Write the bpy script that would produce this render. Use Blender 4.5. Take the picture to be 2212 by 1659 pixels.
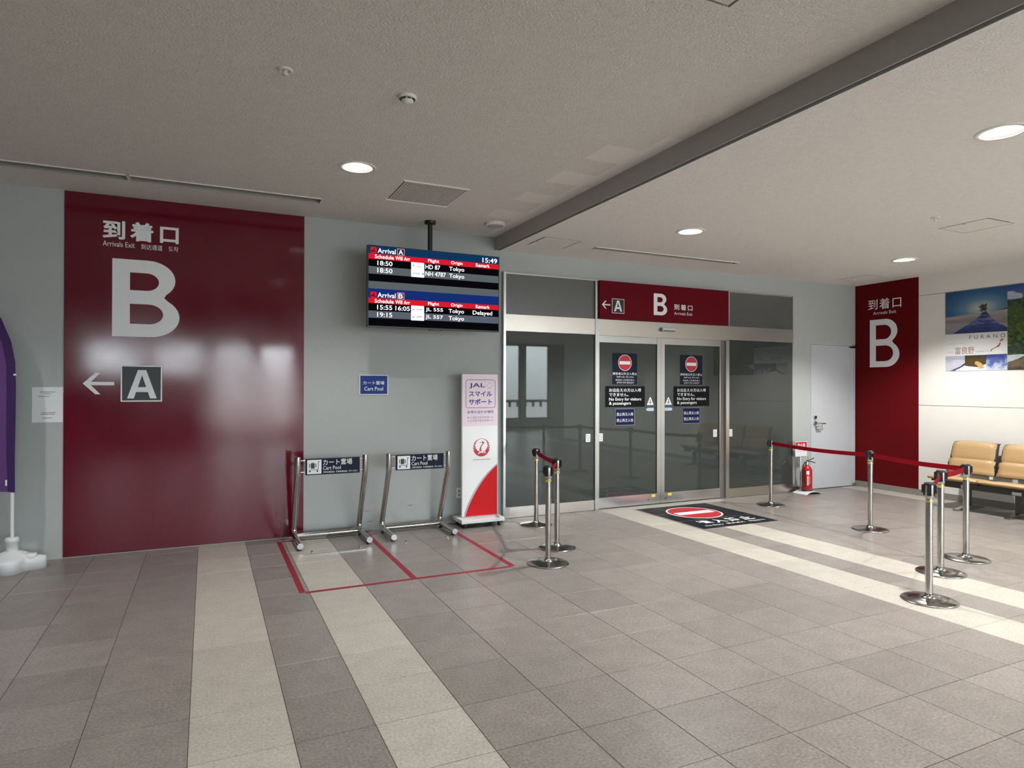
import bpy, math, random
from mathutils import Vector, Matrix

# ------------------------------------------------------------------ clear
for o in list(bpy.data.objects):
    bpy.data.objects.remove(o)
scene = bpy.context.scene
COL = scene.collection
random.seed(4)
PI = math.pi

# ------------------------------------------------------------------ camera
YAW, PITCH, ROLL, EYE = 0.4398, 0.0037, 0.0026, 1.6
fwd = Vector((math.sin(YAW) * math.cos(PITCH), math.cos(YAW) * math.cos(PITCH), math.sin(PITCH)))
rgt = Vector((math.cos(YAW), -math.sin(YAW), 0))
upv = rgt.cross(fwd)
R_ = rgt * math.cos(ROLL) + upv * math.sin(ROLL)
U_ = -rgt * math.sin(ROLL) + upv * math.cos(ROLL)
cd = bpy.data.cameras.new('camera')
cam = bpy.data.objects.new('camera', cd)
COL.objects.link(cam)
cd.sensor_width = 36.0
cd.lens = 1402.6 / 2212 * 36
cd.clip_start = 0.02
cam.matrix_world = Matrix(((R_.x, U_.x, -fwd.x, 0), (R_.y, U_.y, -fwd.y, 0), (R_.z, U_.z, -fwd.z, EYE), (0, 0, 0, 1)))
scene.camera = cam

# ------------------------------------------------------------------ world, exposure
SKY = 13.0
LAMP_L, LAMP_R = 122.0, 360.0
w = bpy.data.worlds.new('overcast_sky')
scene.world = w
w.use_nodes = True
nt = w.node_tree
nt.nodes.clear()
tc = nt.nodes.new('ShaderNodeTexCoord')
sp = nt.nodes.new('ShaderNodeSeparateXYZ')
rp = nt.nodes.new('ShaderNodeValToRGB')
rp.color_ramp.elements[0].position = 0.49
rp.color_ramp.elements[0].color = (0.55, 0.56, 0.57, 1)
rp.color_ramp.elements[1].position = 0.53
rp.color_ramp.elements[1].color = (0.88, 0.95, 1.0, 1)
mr = nt.nodes.new('ShaderNodeMapRange')
mr.inputs[1].default_value = -1
mr.inputs[2].default_value = 1
bg = nt.nodes.new('ShaderNodeBackground')
bg.inputs[1].default_value = SKY
wo = nt.nodes.new('ShaderNodeOutputWorld')
nt.links.new(tc.outputs['Generated'], sp.inputs[0])
nt.links.new(sp.outputs[2], mr.inputs[0])
nt.links.new(mr.outputs[0], rp.inputs[0])
nt.links.new(rp.outputs[0], bg.inputs[0])
nt.links.new(bg.outputs[0], wo.inputs[0])
scene.view_settings.view_transform = 'Standard'
scene.view_settings.look = 'None'
scene.view_settings.gamma = 1
scene.view_settings.use_curve_mapping = False
scene.view_settings.exposure = 0.30
scene.cycles.use_denoising = True
scene.cycles.max_bounces = 6
scene.cycles.diffuse_bounces = 3
scene.cycles.adaptive_threshold = 0.07
scene.cycles.glossy_bounces = 3
scene.cycles.transparent_max_bounces = 12
scene.cycles.use_light_tree = False
scene.cycles.caustics_reflective = False
scene.cycles.caustics_refractive = False
scene.cycles.sample_clamp_indirect = 6.0

# ------------------------------------------------------------------ key dimensions
D = 7.188          # inner face of the back wall
W = 9.568          # inner face of the right wall
ZL, ZR = 3.403, 3.243   # ceiling heights either side of the step
XB = 3.15          # the step between the two ceilings
YS = -8.0          # window wall behind
XE, XW = 14.2, -6.0

# ------------------------------------------------------------------ materials
MATS = {}


def mat(name, col, rough=0.5, metal=0.0, spec=0.5, noise=None, bump=None, emit=0.0, rnd=0.0, coat=0.0, aniso=0.0, rnoise=None, alpha=None):
    """noise=(scale, amount) tints the colour, bump=(scale, strength, distance), rnd = per-object value change"""
    if name in MATS:
        return MATS[name]
    m = bpy.data.materials.new(name)
    m.use_nodes = True
    t = m.node_tree
    b = t.nodes['Principled BSDF']
    b.inputs['Base Color'].default_value = (*col, 1)
    b.inputs['Roughness'].default_value = rough
    b.inputs['Metallic'].default_value = metal
    b.inputs['Specular IOR Level'].default_value = spec
    if coat:
        b.inputs['Coat Weight'].default_value = coat
        b.inputs['Coat Roughness'].default_value = 0.12
    if aniso:
        b.inputs['Anisotropic'].default_value = aniso
    if emit:
        b.inputs['Emission Color'].default_value = (*col, 1)
        b.inputs['Emission Strength'].default_value = emit
    m.diffuse_color = (*col, 1)
    co = None
    if noise or bump or rnoise:
        co = t.nodes.new('ShaderNodeNewGeometry')
    last = None
    if noise:
        n = t.nodes.new('ShaderNodeTexNoise')
        n.inputs['Scale'].default_value = noise[0]
        n.inputs['Detail'].default_value = 4
        n.inputs['Roughness'].default_value = 0.65
        t.links.new(co.outputs['Position'], n.inputs['Vector'])
        r = t.nodes.new('ShaderNodeMapRange')
        r.inputs[1].default_value = 0.3
        r.inputs[2].default_value = 0.7
        r.inputs[3].default_value = 1 - noise[1]
        r.inputs[4].default_value = 1 + noise[1]
        t.links.new(n.outputs['Fac'], r.inputs[0])
        last = r.outputs[0]
        if len(noise) > 2:
            n2 = t.nodes.new('ShaderNodeTexNoise')
            n2.inputs['Scale'].default_value = noise[2]
            n2.inputs['Detail'].default_value = 2
            t.links.new(co.outputs['Position'], n2.inputs['Vector'])
            r2 = t.nodes.new('ShaderNodeMapRange')
            r2.inputs[1].default_value = 0.3
            r2.inputs[2].default_value = 0.7
            r2.inputs[3].default_value = 1 - noise[3]
            r2.inputs[4].default_value = 1 + noise[3]
            t.links.new(n2.outputs['Fac'], r2.inputs[0])
            mm = t.nodes.new('ShaderNodeMath')
            mm.operation = 'MULTIPLY'
            t.links.new(last, mm.inputs[0])
            t.links.new(r2.outputs[0], mm.inputs[1])
            last = mm.outputs[0]
    if rnd:
        oi = t.nodes.new('ShaderNodeObjectInfo')
        r = t.nodes.new('ShaderNodeMapRange')
        r.inputs[3].default_value = 1 - rnd
        r.inputs[4].default_value = 1 + rnd
        t.links.new(oi.outputs['Random'], r.inputs[0])
        if last:
            mm = t.nodes.new('ShaderNodeMath')
            mm.operation = 'MULTIPLY'
            t.links.new(last, mm.inputs[0])
            t.links.new(r.outputs[0], mm.inputs[1])
            last = mm.outputs[0]
        else:
            last = r.outputs[0]
    if last:
        mx = t.nodes.new('ShaderNodeVectorMath')
        mx.operation = 'SCALE'
        mx.inputs[0].default_value = col
        t.links.new(last, mx.inputs['Scale'])
        t.links.new(mx.outputs[0], b.inputs['Base Color'])
    if bump:
        n = t.nodes.new('ShaderNodeTexNoise')
        n.inputs['Scale'].default_value = bump[0]
        n.inputs['Detail'].default_value = 3
        t.links.new(co.outputs['Position'], n.inputs['Vector'])
        bp = t.nodes.new('ShaderNodeBump')
        bp.inputs['Strength'].default_value = bump[1]
        bp.inputs['Distance'].default_value = bump[2]
        t.links.new(n.outputs['Fac'], bp.inputs['Height'])
        t.links.new(bp.outputs[0], b.inputs['Normal'])
    if rnoise:
        n = t.nodes.new('ShaderNodeTexNoise')
        n.inputs['Scale'].default_value = rnoise[0]
        n.inputs['Detail'].default_value = 5
        t.links.new(co.outputs['Position'], n.inputs['Vector'])
        r = t.nodes.new('ShaderNodeMapRange')
        r.inputs[1].default_value = 0.3
        r.inputs[2].default_value = 0.7
        r.inputs[3].default_value = rnoise[1]
        r.inputs[4].default_value = rnoise[2]
        t.links.new(n.outputs['Fac'], r.inputs[0])
        t.links.new(r.outputs[0], b.inputs['Roughness'])
    MATS[name] = m
    return m


def emat(name, col, s=1.0):
    if name in MATS:
        return MATS[name]
    m = bpy.data.materials.new(name)
    m.use_nodes = True
    t = m.node_tree
    t.nodes.clear()
    e = t.nodes.new('ShaderNodeEmission')
    e.inputs[0].default_value = (*col, 1)
    e.inputs[1].default_value = s
    o = t.nodes.new('ShaderNodeOutputMaterial')
    t.links.new(e.outputs[0], o.inputs[0])
    m.cycles.emission_sampling = 'NONE'      # small glow, the lamps carry the light
    MATS[name] = m
    return m


def glass(name, tint, ior=1.5, rough=0.0, film=0.0):
    if name in MATS:
        return MATS[name]
    m = bpy.data.materials.new(name)
    m.use_nodes = True
    t = m.node_tree
    t.nodes.clear()
    tr = t.nodes.new('ShaderNodeBsdfTransparent')
    tr.inputs[0].default_value = (*tint, 1)
    gl = t.nodes.new('ShaderNodeBsdfGlossy')
    gl.inputs['Roughness'].default_value = rough
    fr = t.nodes.new('ShaderNodeFresnel')
    fr.inputs[0].default_value = ior
    mx = t.nodes.new('ShaderNodeMixShader')
    o = t.nodes.new('ShaderNodeOutputMaterial')
    t.links.new(fr.outputs[0], mx.inputs[0])
    if film:      # film: diffuse grey-green haze standing in for light reflected by the pane
        df = t.nodes.new('ShaderNodeBsdfDiffuse')
        df.inputs[0].default_value = (0.36, 0.41, 0.39, 1)
        m2 = t.nodes.new('ShaderNodeMixShader')
        m2.inputs[0].default_value = film
        t.links.new(tr.outputs[0], m2.inputs[1])
        t.links.new(df.outputs[0], m2.inputs[2])
        t.links.new(m2.outputs[0], mx.inputs[1])
    else:
        t.links.new(tr.outputs[0], mx.inputs[1])
    t.links.new(gl.outputs[0], mx.inputs[2])
    t.links.new(mx.outputs[0], o.inputs[0])
    MATS[name] = m
    return m


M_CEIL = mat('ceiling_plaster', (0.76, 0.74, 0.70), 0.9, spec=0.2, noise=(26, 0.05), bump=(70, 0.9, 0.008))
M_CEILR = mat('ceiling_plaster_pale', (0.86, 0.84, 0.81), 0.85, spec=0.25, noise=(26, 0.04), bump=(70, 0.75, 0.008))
M_PATCH = mat('pale_ceiling_patch', (0.85, 0.82, 0.78), 0.75, spec=0.3)
M_WALL = mat('grey_wall_paint', (0.42, 0.445, 0.44), 0.75, spec=0.3, noise=(60, 0.03, 0.8, 0.03), bump=(160, 0.25, 0.002))
M_WHITEP = mat('white_wall_panel', (0.84, 0.825, 0.79), 0.5, spec=0.4, noise=(5, 0.015))
M_BEAM = mat('grey_step_paint', (0.46, 0.455, 0.43), 0.7, noise=(30, 0.03))
M_DARKGAP = mat('dark_shadow_gap', (0.05, 0.045, 0.04), 0.9)
M_GREYM = mat('grey_metal_paint', (0.42, 0.42, 0.40), 0.5)
M_SLOT = mat('slot_interior_grey', (0.40, 0.39, 0.37), 0.7)
M_TRIMW = mat('white_enamel', (0.82, 0.81, 0.78), 0.35)
M_RED = mat('crimson_gloss_film', (0.12, 0.003, 0.014), 0.14, spec=0.65, noise=(2.2, 0.05), bump=(5, 0.03, 0.004), rnoise=(1.3, 0.07, 0.16))
M_REDSAT = mat('crimson_satin_film', (0.12, 0.003, 0.010), 0.55, spec=0.08, noise=(40, 0.04))
M_REDW = mat('scarlet_satin_film', (0.12, 0.004, 0.006), 0.6, spec=0.08, noise=(50, 0.05))
M_LETT = mat('white_lettering', (0.82, 0.84, 0.86), 0.6, spec=0.2)
M_LETTD = mat('dark_lettering', (0.05, 0.05, 0.06), 0.7)
M_STEEL = mat('brushed_stainless_steel', (0.58, 0.585, 0.58), 0.25, metal=1.0)
M_STEELB = mat('satin_stainless_header', (0.56, 0.525, 0.475), 0.30, metal=1.0, noise=(1.5, 0.04))
M_CHROME = mat('polished_chrome', (0.52, 0.51, 0.50), 0.12, metal=1.0)
M_POLE = mat('polished_steel_tube', (0.44, 0.43, 0.41), 0.13, metal=1.0)
M_BASE = mat('brushed_base_plate', (0.36, 0.355, 0.34), 0.2, metal=1.0)
M_BLACK = mat('black_plastic', (0.012, 0.012, 0.014), 0.4)
M_YEL = mat('yellow_cord', (0.75, 0.62, 0.03), 0.5)
M_BELT = mat('crimson_webbing', (0.22, 0.003, 0.011), 0.8, spec=0.1, noise=(220, 0.12))
M_GLASS = glass('tinted_glass', (0.30, 0.345, 0.33), 1.5, 0.02, 0.13)
M_PANE = glass('clear_window_glass', (0.95, 0.97, 0.97))
M_TRANSOM = mat('grey_transom_panel', (0.085, 0.09, 0.085), 0.27, spec=0.8, noise=(90, 0.08))
M_TILED = mat('taupe_floor_tile', (0.244, 0.221, 0.206), 0.33, spec=0.4, noise=(70, 0.34, 7, 0.08), bump=(160, 0.2, 0.0015), rnd=0.09)
M_TILEL = mat('cream_floor_tile', (0.455, 0.43, 0.385), 0.33, spec=0.4, noise=(70, 0.26, 7, 0.06), bump=(160, 0.2, 0.0015), rnd=0.05)
M_GROUT = mat('floor_grout', (0.10, 0.09, 0.085), 0.9)
M_TAPE = mat('red_floor_tape', (0.26, 0.012, 0.03), 0.5, noise=(30, 0.12))
M_NAVY = mat('navy_sign_face', (0.012, 0.015, 0.032), 0.5, spec=0.12)
M_BLUE = mat('blue_sign_face', (0.004, 0.035, 0.21), 0.4, spec=0.15)
M_DGREY = mat('dark_grey_sign_face', (0.055, 0.065, 0.072), 0.45, spec=0.3)
M_PINK = mat('pale_pink_print', (0.80, 0.66, 0.74), 0.45)
M_PRINTW = mat('white_print', (0.82, 0.84, 0.86), 0.4)
M_INDIGO = mat('indigo_print', (0.035, 0.03, 0.22), 0.5)
M_REDP = mat('bright_red_print', (0.55, 0.005, 0.008), 0.45, spec=0.2)
M_CRIMP = mat('crimson_print', (0.45, 0.01, 0.025), 0.4)
M_PURD = mat('dark_purple_cloth', (0.035, 0.006, 0.085), 0.8, noise=(60, 0.08))
M_PUR = mat('purple_cloth', (0.10, 0.035, 0.165), 0.8, noise=(60, 0.08))
M_WPL = mat('white_plastic', (0.76, 0.78, 0.80), 0.45)
M_PAPER = mat('white_paper', (0.78, 0.80, 0.82), 0.7)
M_TXTG = mat('grey_print', (0.28, 0.29, 0.32), 0.7)
M_DOOR = mat('pale_grey_door_paint', (0.52, 0.545, 0.58), 0.45, noise=(4, 0.02))
M_BROWNB = mat('taupe_skirting', (0.15, 0.13, 0.12), 0.6)
M_SKIRT = mat('steel_grey_skirting', (0.33, 0.31, 0.29), 0.4, metal=0.4)
M_EXT = mat('extinguisher_red_enamel', (0.42, 0.008, 0.012), 0.22, spec=0.6)
M_TAN = mat('tan_vinyl', (0.47, 0.315, 0.155), 0.4, spec=0.4, noise=(70, 0.06), bump=(220, 0.15, 0.001))
M_BROWN = mat('dark_brown_shell', (0.055, 0.040, 0.028), 0.35)
M_DSTEEL = mat('dark_bench_steel', (0.09, 0.088, 0.085), 0.35, metal=0.6)
M_MAT = mat('black_floor_sticker', (0.010, 0.012, 0.018), 0.45, spec=0.2, noise=(8, 0.2))
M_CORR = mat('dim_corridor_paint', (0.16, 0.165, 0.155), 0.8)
M_ENVW = mat('far_wall_paint', (0.50, 0.50, 0.49), 0.8)

# ------------------------------------------------------------------ mesh helpers
ORG = {}


def tag(o, label=None, cat=None, group=None, kind=None):
    if label:
        o['label'] = label
    if cat:
        o['category'] = cat
    if group:
        o['group'] = group
    if kind:
        o['kind'] = kind
    return o


def thing(name, loc, label, cat, group=None):
    o = bpy.data.objects.new(name, None)
    o.empty_display_size = 0.1
    COL.objects.link(o)
    o.location = loc
    ORG[o.name] = Vector(loc)
    return tag(o, label, cat, group)


class MB:
    def __init__(self):
        self.v, self.f, self.s = [], [], []

    def add(self, vs, fs, smooth=False):
        k = len(self.v)
        self.v += [tuple(x) for x in vs]
        self.f += [tuple(i + k for i in f) for f in fs]
        self.s += [smooth] * len(fs)
        return self

    def box(self, x0, x1, y0, y1, z0, z1):
        vs = [(x, y, z) for z in (z0, z1) for y in (y0, y1) for x in (x0, x1)]
        return self.add(vs, [(0, 2, 3, 1), (4, 5, 7, 6), (0, 1, 5, 4), (2, 6, 7, 3), (0, 4, 6, 2), (1, 3, 7, 5)])

    def cham(self, x0, x1, y0, y1, z0, z1, c):
        """box with chamfered vertical-top edges (all top edges)"""
        vs = [(x0, y0, z0), (x1, y0, z0), (x1, y1, z0), (x0, y1, z0),
              (x0, y0, z1 - c), (x1, y0, z1 - c), (x1, y1, z1 - c), (x0, y1, z1 - c),
              (x0 + c, y0 + c, z1), (x1 - c, y0 + c, z1), (x1 - c, y1 - c, z1), (x0 + c, y1 - c, z1)]
        fs = [(0, 3, 2, 1), (8, 9, 10, 11)]
        for a in range(4):
            b = (a + 1) % 4
            fs += [(a, b, b + 4, a + 4), (a + 4, b + 4, b + 8, a + 8)]
        return self.add(vs, fs)

    def tube(self, pts, r, n=12, caps=True):
        pts = [Vector(p) for p in pts]
        rs = r if isinstance(r, (list, tuple)) else [r] * len(pts)
        vs, fs = [], []
        u = None
        for i, p in enumerate(pts):
            if i == 0:
                t = pts[1] - pts[0]
            elif i == len(pts) - 1:
                t = pts[-1] - pts[-2]
            else:
                t = (pts[i + 1] - p).normalized() + (p - pts[i - 1]).normalized()
            t.normalize()
            if u is None:
                u = t.orthogonal().normalized()
            u = (u - t * u.dot(t)).normalized()
            q = t.cross(u)
            for k in range(n):
                a = 2 * PI * k / n
                vs.append(p + (u * math.cos(a) + q * math.sin(a)) * rs[i])
        for i in range(len(pts) - 1):
            for k in range(n):
                a, b = i * n + k, i * n + (k + 1) % n
                fs.append((a, b, b + n, a + n))
        self.add(vs, fs, True)
        if caps:
            m = len(pts) - 1
            self.add(vs[:n], [tuple(range(n))[::-1]])
            self.add(vs[m * n:], [tuple(range(n))])
        return self

    def lathe(self, prof, c=(0, 0, 0), n=24, smooth=True):
        """prof: list of (r, z), bottom to top or any order, closed ends when r == 0"""
        vs, fs = [], []
        for r, z in prof:
            for k in range(n):
                a = 2 * PI * k / n
                vs.append((c[0] + r * math.cos(a), c[1] + r * math.sin(a), c[2] + z))
        for i in range(len(prof) - 1):
            for k in range(n):
                a, b = i * n + k, i * n + (k + 1) % n
                fs.append((a, b, b + n, a + n))
        self.add(vs, fs, smooth)
        return self

    def prism(self, pts, axis, a0, a1):
        """extrude a 2-D polygon along an axis; axis 'y' takes (x,z), 'x' takes (y,z), 'z' takes (x,y)"""
        def P(p, a):
            return {'y': (p[0], a, p[1]), 'x': (a, p[0], p[1]), 'z': (p[0], p[1], a)}[axis]
        n = len(pts)
        vs = [P(p, a0) for p in pts] + [P(p, a1) for p in pts]
        fs = [tuple(range(n)), tuple(range(2 * n - 1, n - 1, -1))]
        for i in range(n):
            j = (i + 1) % n
            fs.append((j, i, i + n, j + n))
        return self.add(vs, fs)

    def face(self, vs):
        return self.add(vs, [tuple(range(len(vs)))])

    def build(self, name, m, parent=None, label=None, kind=None, bevel=0.0, cat=None, group=None, fixn=True):
        me = bpy.data.meshes.new(name)
        org = ORG.get(parent.name, Vector((0, 0, 0))) if parent else Vector((0, 0, 0))
        me.from_pydata([(x - org.x, y - org.y, z - org.z) for x, y, z in self.v], [], self.f)
        me.polygons.foreach_set('use_smooth', self.s)
        me.materials.append(m)
        if fixn:
            import bmesh
            bm = bmesh.new()
            bm.from_mesh(me)
            bmesh.ops.recalc_face_normals(bm, faces=bm.faces)
            bm.to_mesh(me)
            bm.free()
        me.update()
        o = bpy.data.objects.new(name, me)
        COL.objects.link(o)
        if parent:
            o.parent = parent
            ORG[o.name] = org
        else:
            ORG[o.name] = Vector((0, 0, 0))
        if bevel:
            b = o.modifiers.new('bevel', 'BEVEL')
            b.width = bevel
            b.segments = 2
            b.limit_method = 'ANGLE'
        return tag(o, label, cat, group, kind)


def bx(*a):
    return MB().box(*a)


def copy_tree(o, parent=None):
    c = o.copy()
    COL.objects.link(c)
    c.parent = parent
    ORG[c.name] = ORG.get(o.name, Vector((0, 0, 0)))
    for ch in list(o.children):
        copy_tree(ch, c)
    return c


# --- flat shapes drawn on a plane.  A plane is given as (kind, offset): 'N' faces -Y at y=offset, 'W' faces -X at x=offset, 'F' faces +Z
def on(plane, u, v):
    k, a = plane
    if k == 'N':
        return (u, a, v)
    if k == 'W':
        return (a, u, v)
    return (u, v, a)


def lift(plane, d):
    k, a = plane
    return (k, a - d) if k in 'NW' else (k, a + d)


def flat(name, m, parent, plane, loops, label=None, d=0.0015):
    """filled outline(s); even-odd holes through a 2-D curve"""
    c = bpy.data.curves.new('tmp', 'CURVE')
    c.dimensions = '2D'
    c.fill_mode = 'BOTH'
    for lp in loops:
        s = c.splines.new('POLY')
        s.points.add(len(lp) - 1)
        for i, (x, y) in enumerate(lp):
            s.points[i].co = (x, y, 0, 1)
        s.use_cyclic_u = True
    return _curve2mesh(c, name, m, parent, lift(plane, d), label)


def _curve2mesh(c, name, m, parent, plane, label, fit=None):
    o = bpy.data.objects.new('tmp', c)
    COL.objects.link(o)
    dg = bpy.context.evaluated_depsgraph_get()
    src = bpy.data.meshes.new_from_object(o.evaluated_get(dg))
    vs = [tuple(v.co) for v in src.vertices]
    fs = [tuple(p.vertices) for p in src.polygons]
    bpy.data.objects.remove(o)
    bpy.data.curves.remove(c)
    bpy.data.meshes.remove(src)
    if fit and vs:
        u0, u1, v0, v1 = fit
        xs = [v[0] for v in vs]
        ys = [v[1] for v in vs]
        ax, bx_, ay, by = min(xs), max(xs), min(ys), max(ys)
        vs = [(u0 + (x - ax) / max(bx_ - ax, 1e-6) * (u1 - u0), v0 + (y - ay) / max(by - ay, 1e-6) * (v1 - v0), 0) for x, y, z in vs]
    mb = MB()
    mb.add([on(plane, v[0], v[1]) for v in vs], fs)
    return mb.build(name, m, parent, label, fixn=False)


def text(s, m, parent, plane, u0, u1, v0, v1, bold=0.0, name='lettering', d=0.0015, shear=0.0, label=None, space=1.0):
    """lettering stretched to the box u0..u1, v0..v1 of the plane (for 'W' u0 > u1)"""
    c = bpy.data.curves.new('tmp', 'FONT')
    c.body = s
    c.offset = bold
    c.shear = shear
    c.space_character = space
    c.resolution_u = 3
    return _curve2mesh(c, name, m, parent, lift(plane, d), label, (u0, u1, v0, v1))


def rect(u0, u1, v0, v1):
    return [(u0, v0), (u1, v0), (u1, v1), (u0, v1)]


def rrect(u0, u1, v0, v1, r, n=5):
    out = []
    for cx, cy, a0 in ((u1 - r, v1 - r, 0), (u0 + r, v1 - r, 90), (u0 + r, v0 + r, 180), (u1 - r, v0 + r, 270)):
        for k in range(n + 1):
            a = math.radians(a0 + 90 * k / n)
            out.append((cx + r * math.cos(a), cy + r * math.sin(a)))
    return out


def circ(cx, cy, r, n=40, ry=None):
    ry = ry or r
    return [(cx + r * math.cos(2 * PI * k / n), cy + ry * math.sin(2 * PI * k / n)) for k in range(n)]


def bowl(x0, xa, xm, y0, y1, a0=90, a1=-90, n=14):
    out = []
    for k in range(n + 1):
        t = math.radians(a0 + (a1 - a0) * k / n)
        out.append((xa + (xm - xa) * math.cos(t), (y0 + y1) / 2 + (y1 - y0) / 2 * math.sin(t)))
    return out


def letter_B(u0, u1, v0, v1, st=0.26, bar=0.165):
    outer = [(0, 0), (0, 1)] + bowl(0, 0.52, 0.935, 0.50, 1.0, 90, -48) + [(0.765, 0.52)] + bowl(0, 0.55, 1.0, 0.0, 0.53, 52, -90)
    h = bar / 2 + 0.005
    up = [(st, 0.515 + h), (st, 1 - bar)] + bowl(0, 0.50, 0.935 - st * 0.97, 0.515 + h, 1 - bar)
    lo = [(st, bar), (st, 0.515 - h)] + bowl(0, 0.53, 1.0 - st * 0.97, bar, 0.515 - h)
    S = lambda l: [(u0 + x * (u1 - u0), v0 + y * (v1 - v0)) for x, y in l]
    return [S(outer), S(up), S(lo)]


def letter_A(u0, u1, v0, v1):
    outer = [(0, 0), (0.36, 1), (0.64, 1), (1, 0), (0.775, 0), (0.70, 0.225), (0.30, 0.225), (0.225, 0)]
    inn = [(0.36, 0.40), (0.64, 0.40), (0.5, 0.82)]
    S = lambda l: [(u0 + x * (u1 - u0), v0 + y * (v1 - v0)) for x, y in l]
    return [S(outer), S(inn)]


def arrow_left(u0, u1, v0, v1, t):
    """left arrow outline: tip at u0, chevron head, shaft of thickness t"""
    vc = (v0 + v1) / 2
    hx = u0 + (v1 - v0) * 0.5
    e = t * 1.25
    return [[(u0, vc), (hx, v1), (hx + e, v1), (u0 + e * 1.35 + t * 0.35, vc + t / 2), (u1, vc + t / 2), (u1, vc - t / 2),
             (u0 + e * 1.35 + t * 0.35, vc - t / 2), (hx + e, v0), (hx, v0)]]


def slab(mb, x0, x1, y0, y1, z, holes):
    """horizontal face at z pierced by rectangular holes"""
    xs = sorted(set([x0, x1] + [max(x0, min(x1, h[i])) for h in holes for i in (0, 1)]))
    ys = sorted(set([y0, y1] + [max(y0, min(y1, h[i])) for h in holes for i in (2, 3)]))
    for i in range(len(xs) - 1):
        for j in range(len(ys) - 1):
            cx, cy = (xs[i] + xs[i + 1]) / 2, (ys[j] + ys[j + 1]) / 2
            if any(h[0] < cx < h[1] and h[2] < cy < h[3] for h in holes):
                continue
            mb.face([(xs[i], ys[j], z), (xs[i], ys[j + 1], z), (xs[i + 1], ys[j + 1], z), (xs[i + 1], ys[j], z)])


def pocket(mb, h, z, dep):
    a, b, c, d = h
    mb.face([(a, c, z), (a, d, z), (a, d, z + dep), (a, c, z + dep)])
    mb.face([(b, c, z), (b, d, z), (b, d, z + dep), (b, c, z + dep)])
    mb.face([(a, c, z), (b, c, z), (b, c, z + dep), (a, c, z + dep)])
    mb.face([(a, d, z), (b, d, z), (b, d, z + dep), (a, d, z + dep)])
    mb.face([(a, c, z + dep), (b, c, z + dep), (b, d, z + dep), (a, d, z + dep)])


def round_hole(mb, x, y, s, r, z, dep, n=32):
    """fills a square hole of half side s with a ring that leaves a round opening, and adds the cylinder above"""
    def sq(a):
        c, q = math.cos(a), math.sin(a)
        k = s / max(abs(c), abs(q))
        return (x + c * k, y + q * k, z)
    A = [2 * PI * (k + 0.5) / n for k in range(n)]
    A = [PI / 4 + 2 * PI * k / n for k in range(n)]
    o = [sq(a) for a in A]
    i = [(x + r * math.cos(a), y + r * math.sin(a), z) for a in A]
    t = [(p[0], p[1], z + dep) for p in i]
    k = len(o)
    mb.add(o + i + t, [(a, (a + 1) % k, (a + 1) % k + k, a + k) for a in range(k)] + [(a + k, (a + 1) % k + k, (a + 1) % k + 2 * k, a + 2 * k) for a in range(k)] + [tuple(range(2 * k, 3 * k))])


# ================================================================== THE SETTING
# ------------------------------------------------------------------ floor and tiles
floor = bx(XW - 0.2, XE + 0.2, YS - 0.2, 11.2, -0.12, -0.004).build('floor', M_GROUT, kind='structure', label='taupe stone tile floor with cream stripes')
XL = [-2.24, -1.806, -1.373, -0.943, -0.51, -0.068, 0.365, 0.73, 1.159, 1.592, 2.022, 2.455, 2.886, 3.322, 3.753, 4.187, 4.607,
      5.03, 5.36, 5.79, 6.22, 6.65, 7.08, 7.51, 7.94, 8.37, 8.80, 9.20, W]
k_ = -2.24
while k_ > XW:
    k_ -= 0.433
    XL.insert(0, k_)
k_ = W
XR_ = []
while k_ < XE:
    k_ += 0.433
    XR_.append(k_)
YL = [3.0506 + 0.4377 * j for j in range(-26, 10)]
YL = [y for y in YL if y > YS] + [D]
LIGHT = {(-0.068), 0.73, 4.607, 5.36}


def is_light(x0, y0):
    if any(abs(x0 - q) < 1e-6 for q in LIGHT):
        return True
    if abs(x0 - 9.20) < 1e-6:
        return True
    return y0 > 6.9 and 4.5 < x0 < 6.6


def inview(x, y):
    d = Vector((x, y, -EYE))
    z = d.dot(fwd)
    if z < 0.3:
        return False
    u, v = 1402.6 * d.dot(R_) / z, 1402.6 * d.dot(U_) / z
    return abs(u) < 1106 and -829 < v


cells = []
for i in range(len(XL) - 1):
    for j in range(len(YL) - 1):
        x0, x1, y0, y1 = XL[i], XL[i + 1], YL[j], YL[j + 1]
        vis = any(inview(x, y) for x in (x0, x1, (x0 + x1) / 2) for y in (y0, y1, (y0 + y1) / 2))
        cells.append((not vis, math.hypot((x0 + x1) / 2, (y0 + y1) / 2), x0, x1, y0, y1))
for i in range(len(XR_)):
    for j in range(len(YL) - 1):
        if YL[j] < -2.6:
            cells.append((True, 99, XR_[i] - 0.433, XR_[i], YL[j], YL[j + 1]))
cells.sort()
G = 0.0016
MESHC = {}
rest = MB()
restl = MB()
for n_, (nv, dist, x0, x1, y0, y1) in enumerate(cells):
    lt = is_light(x0, y0)
    if n_ < 300 and not nv:
        key = (round(x1 - x0, 3), round(y1 - y0, 3), lt)
        if key not in MESHC:
            hw, hh = (x1 - x0) / 2 - G, (y1 - y0) / 2 - G
            o = MB().cham(-hw, hw, -hh, hh, -0.008, 0, 0.0016).build('tile', M_TILEL if lt else M_TILED, floor)
            MESHC[key] = o.data
        else:
            o = bpy.data.objects.new('tile', MESHC[key])
            COL.objects.link(o)
            o.parent = floor
        o.location = ((x0 + x1) / 2, (y0 + y1) / 2, 0)
    else:
        (restl if lt else rest).cham(x0 + G, x1 - G, y0 + G, y1 - G, -0.008, 0, 0.0016)
rest.build('tile_field', M_TILED, floor, kind='stuff')
restl.build('cream_tile_field', M_TILEL, floor, kind='stuff')

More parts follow.
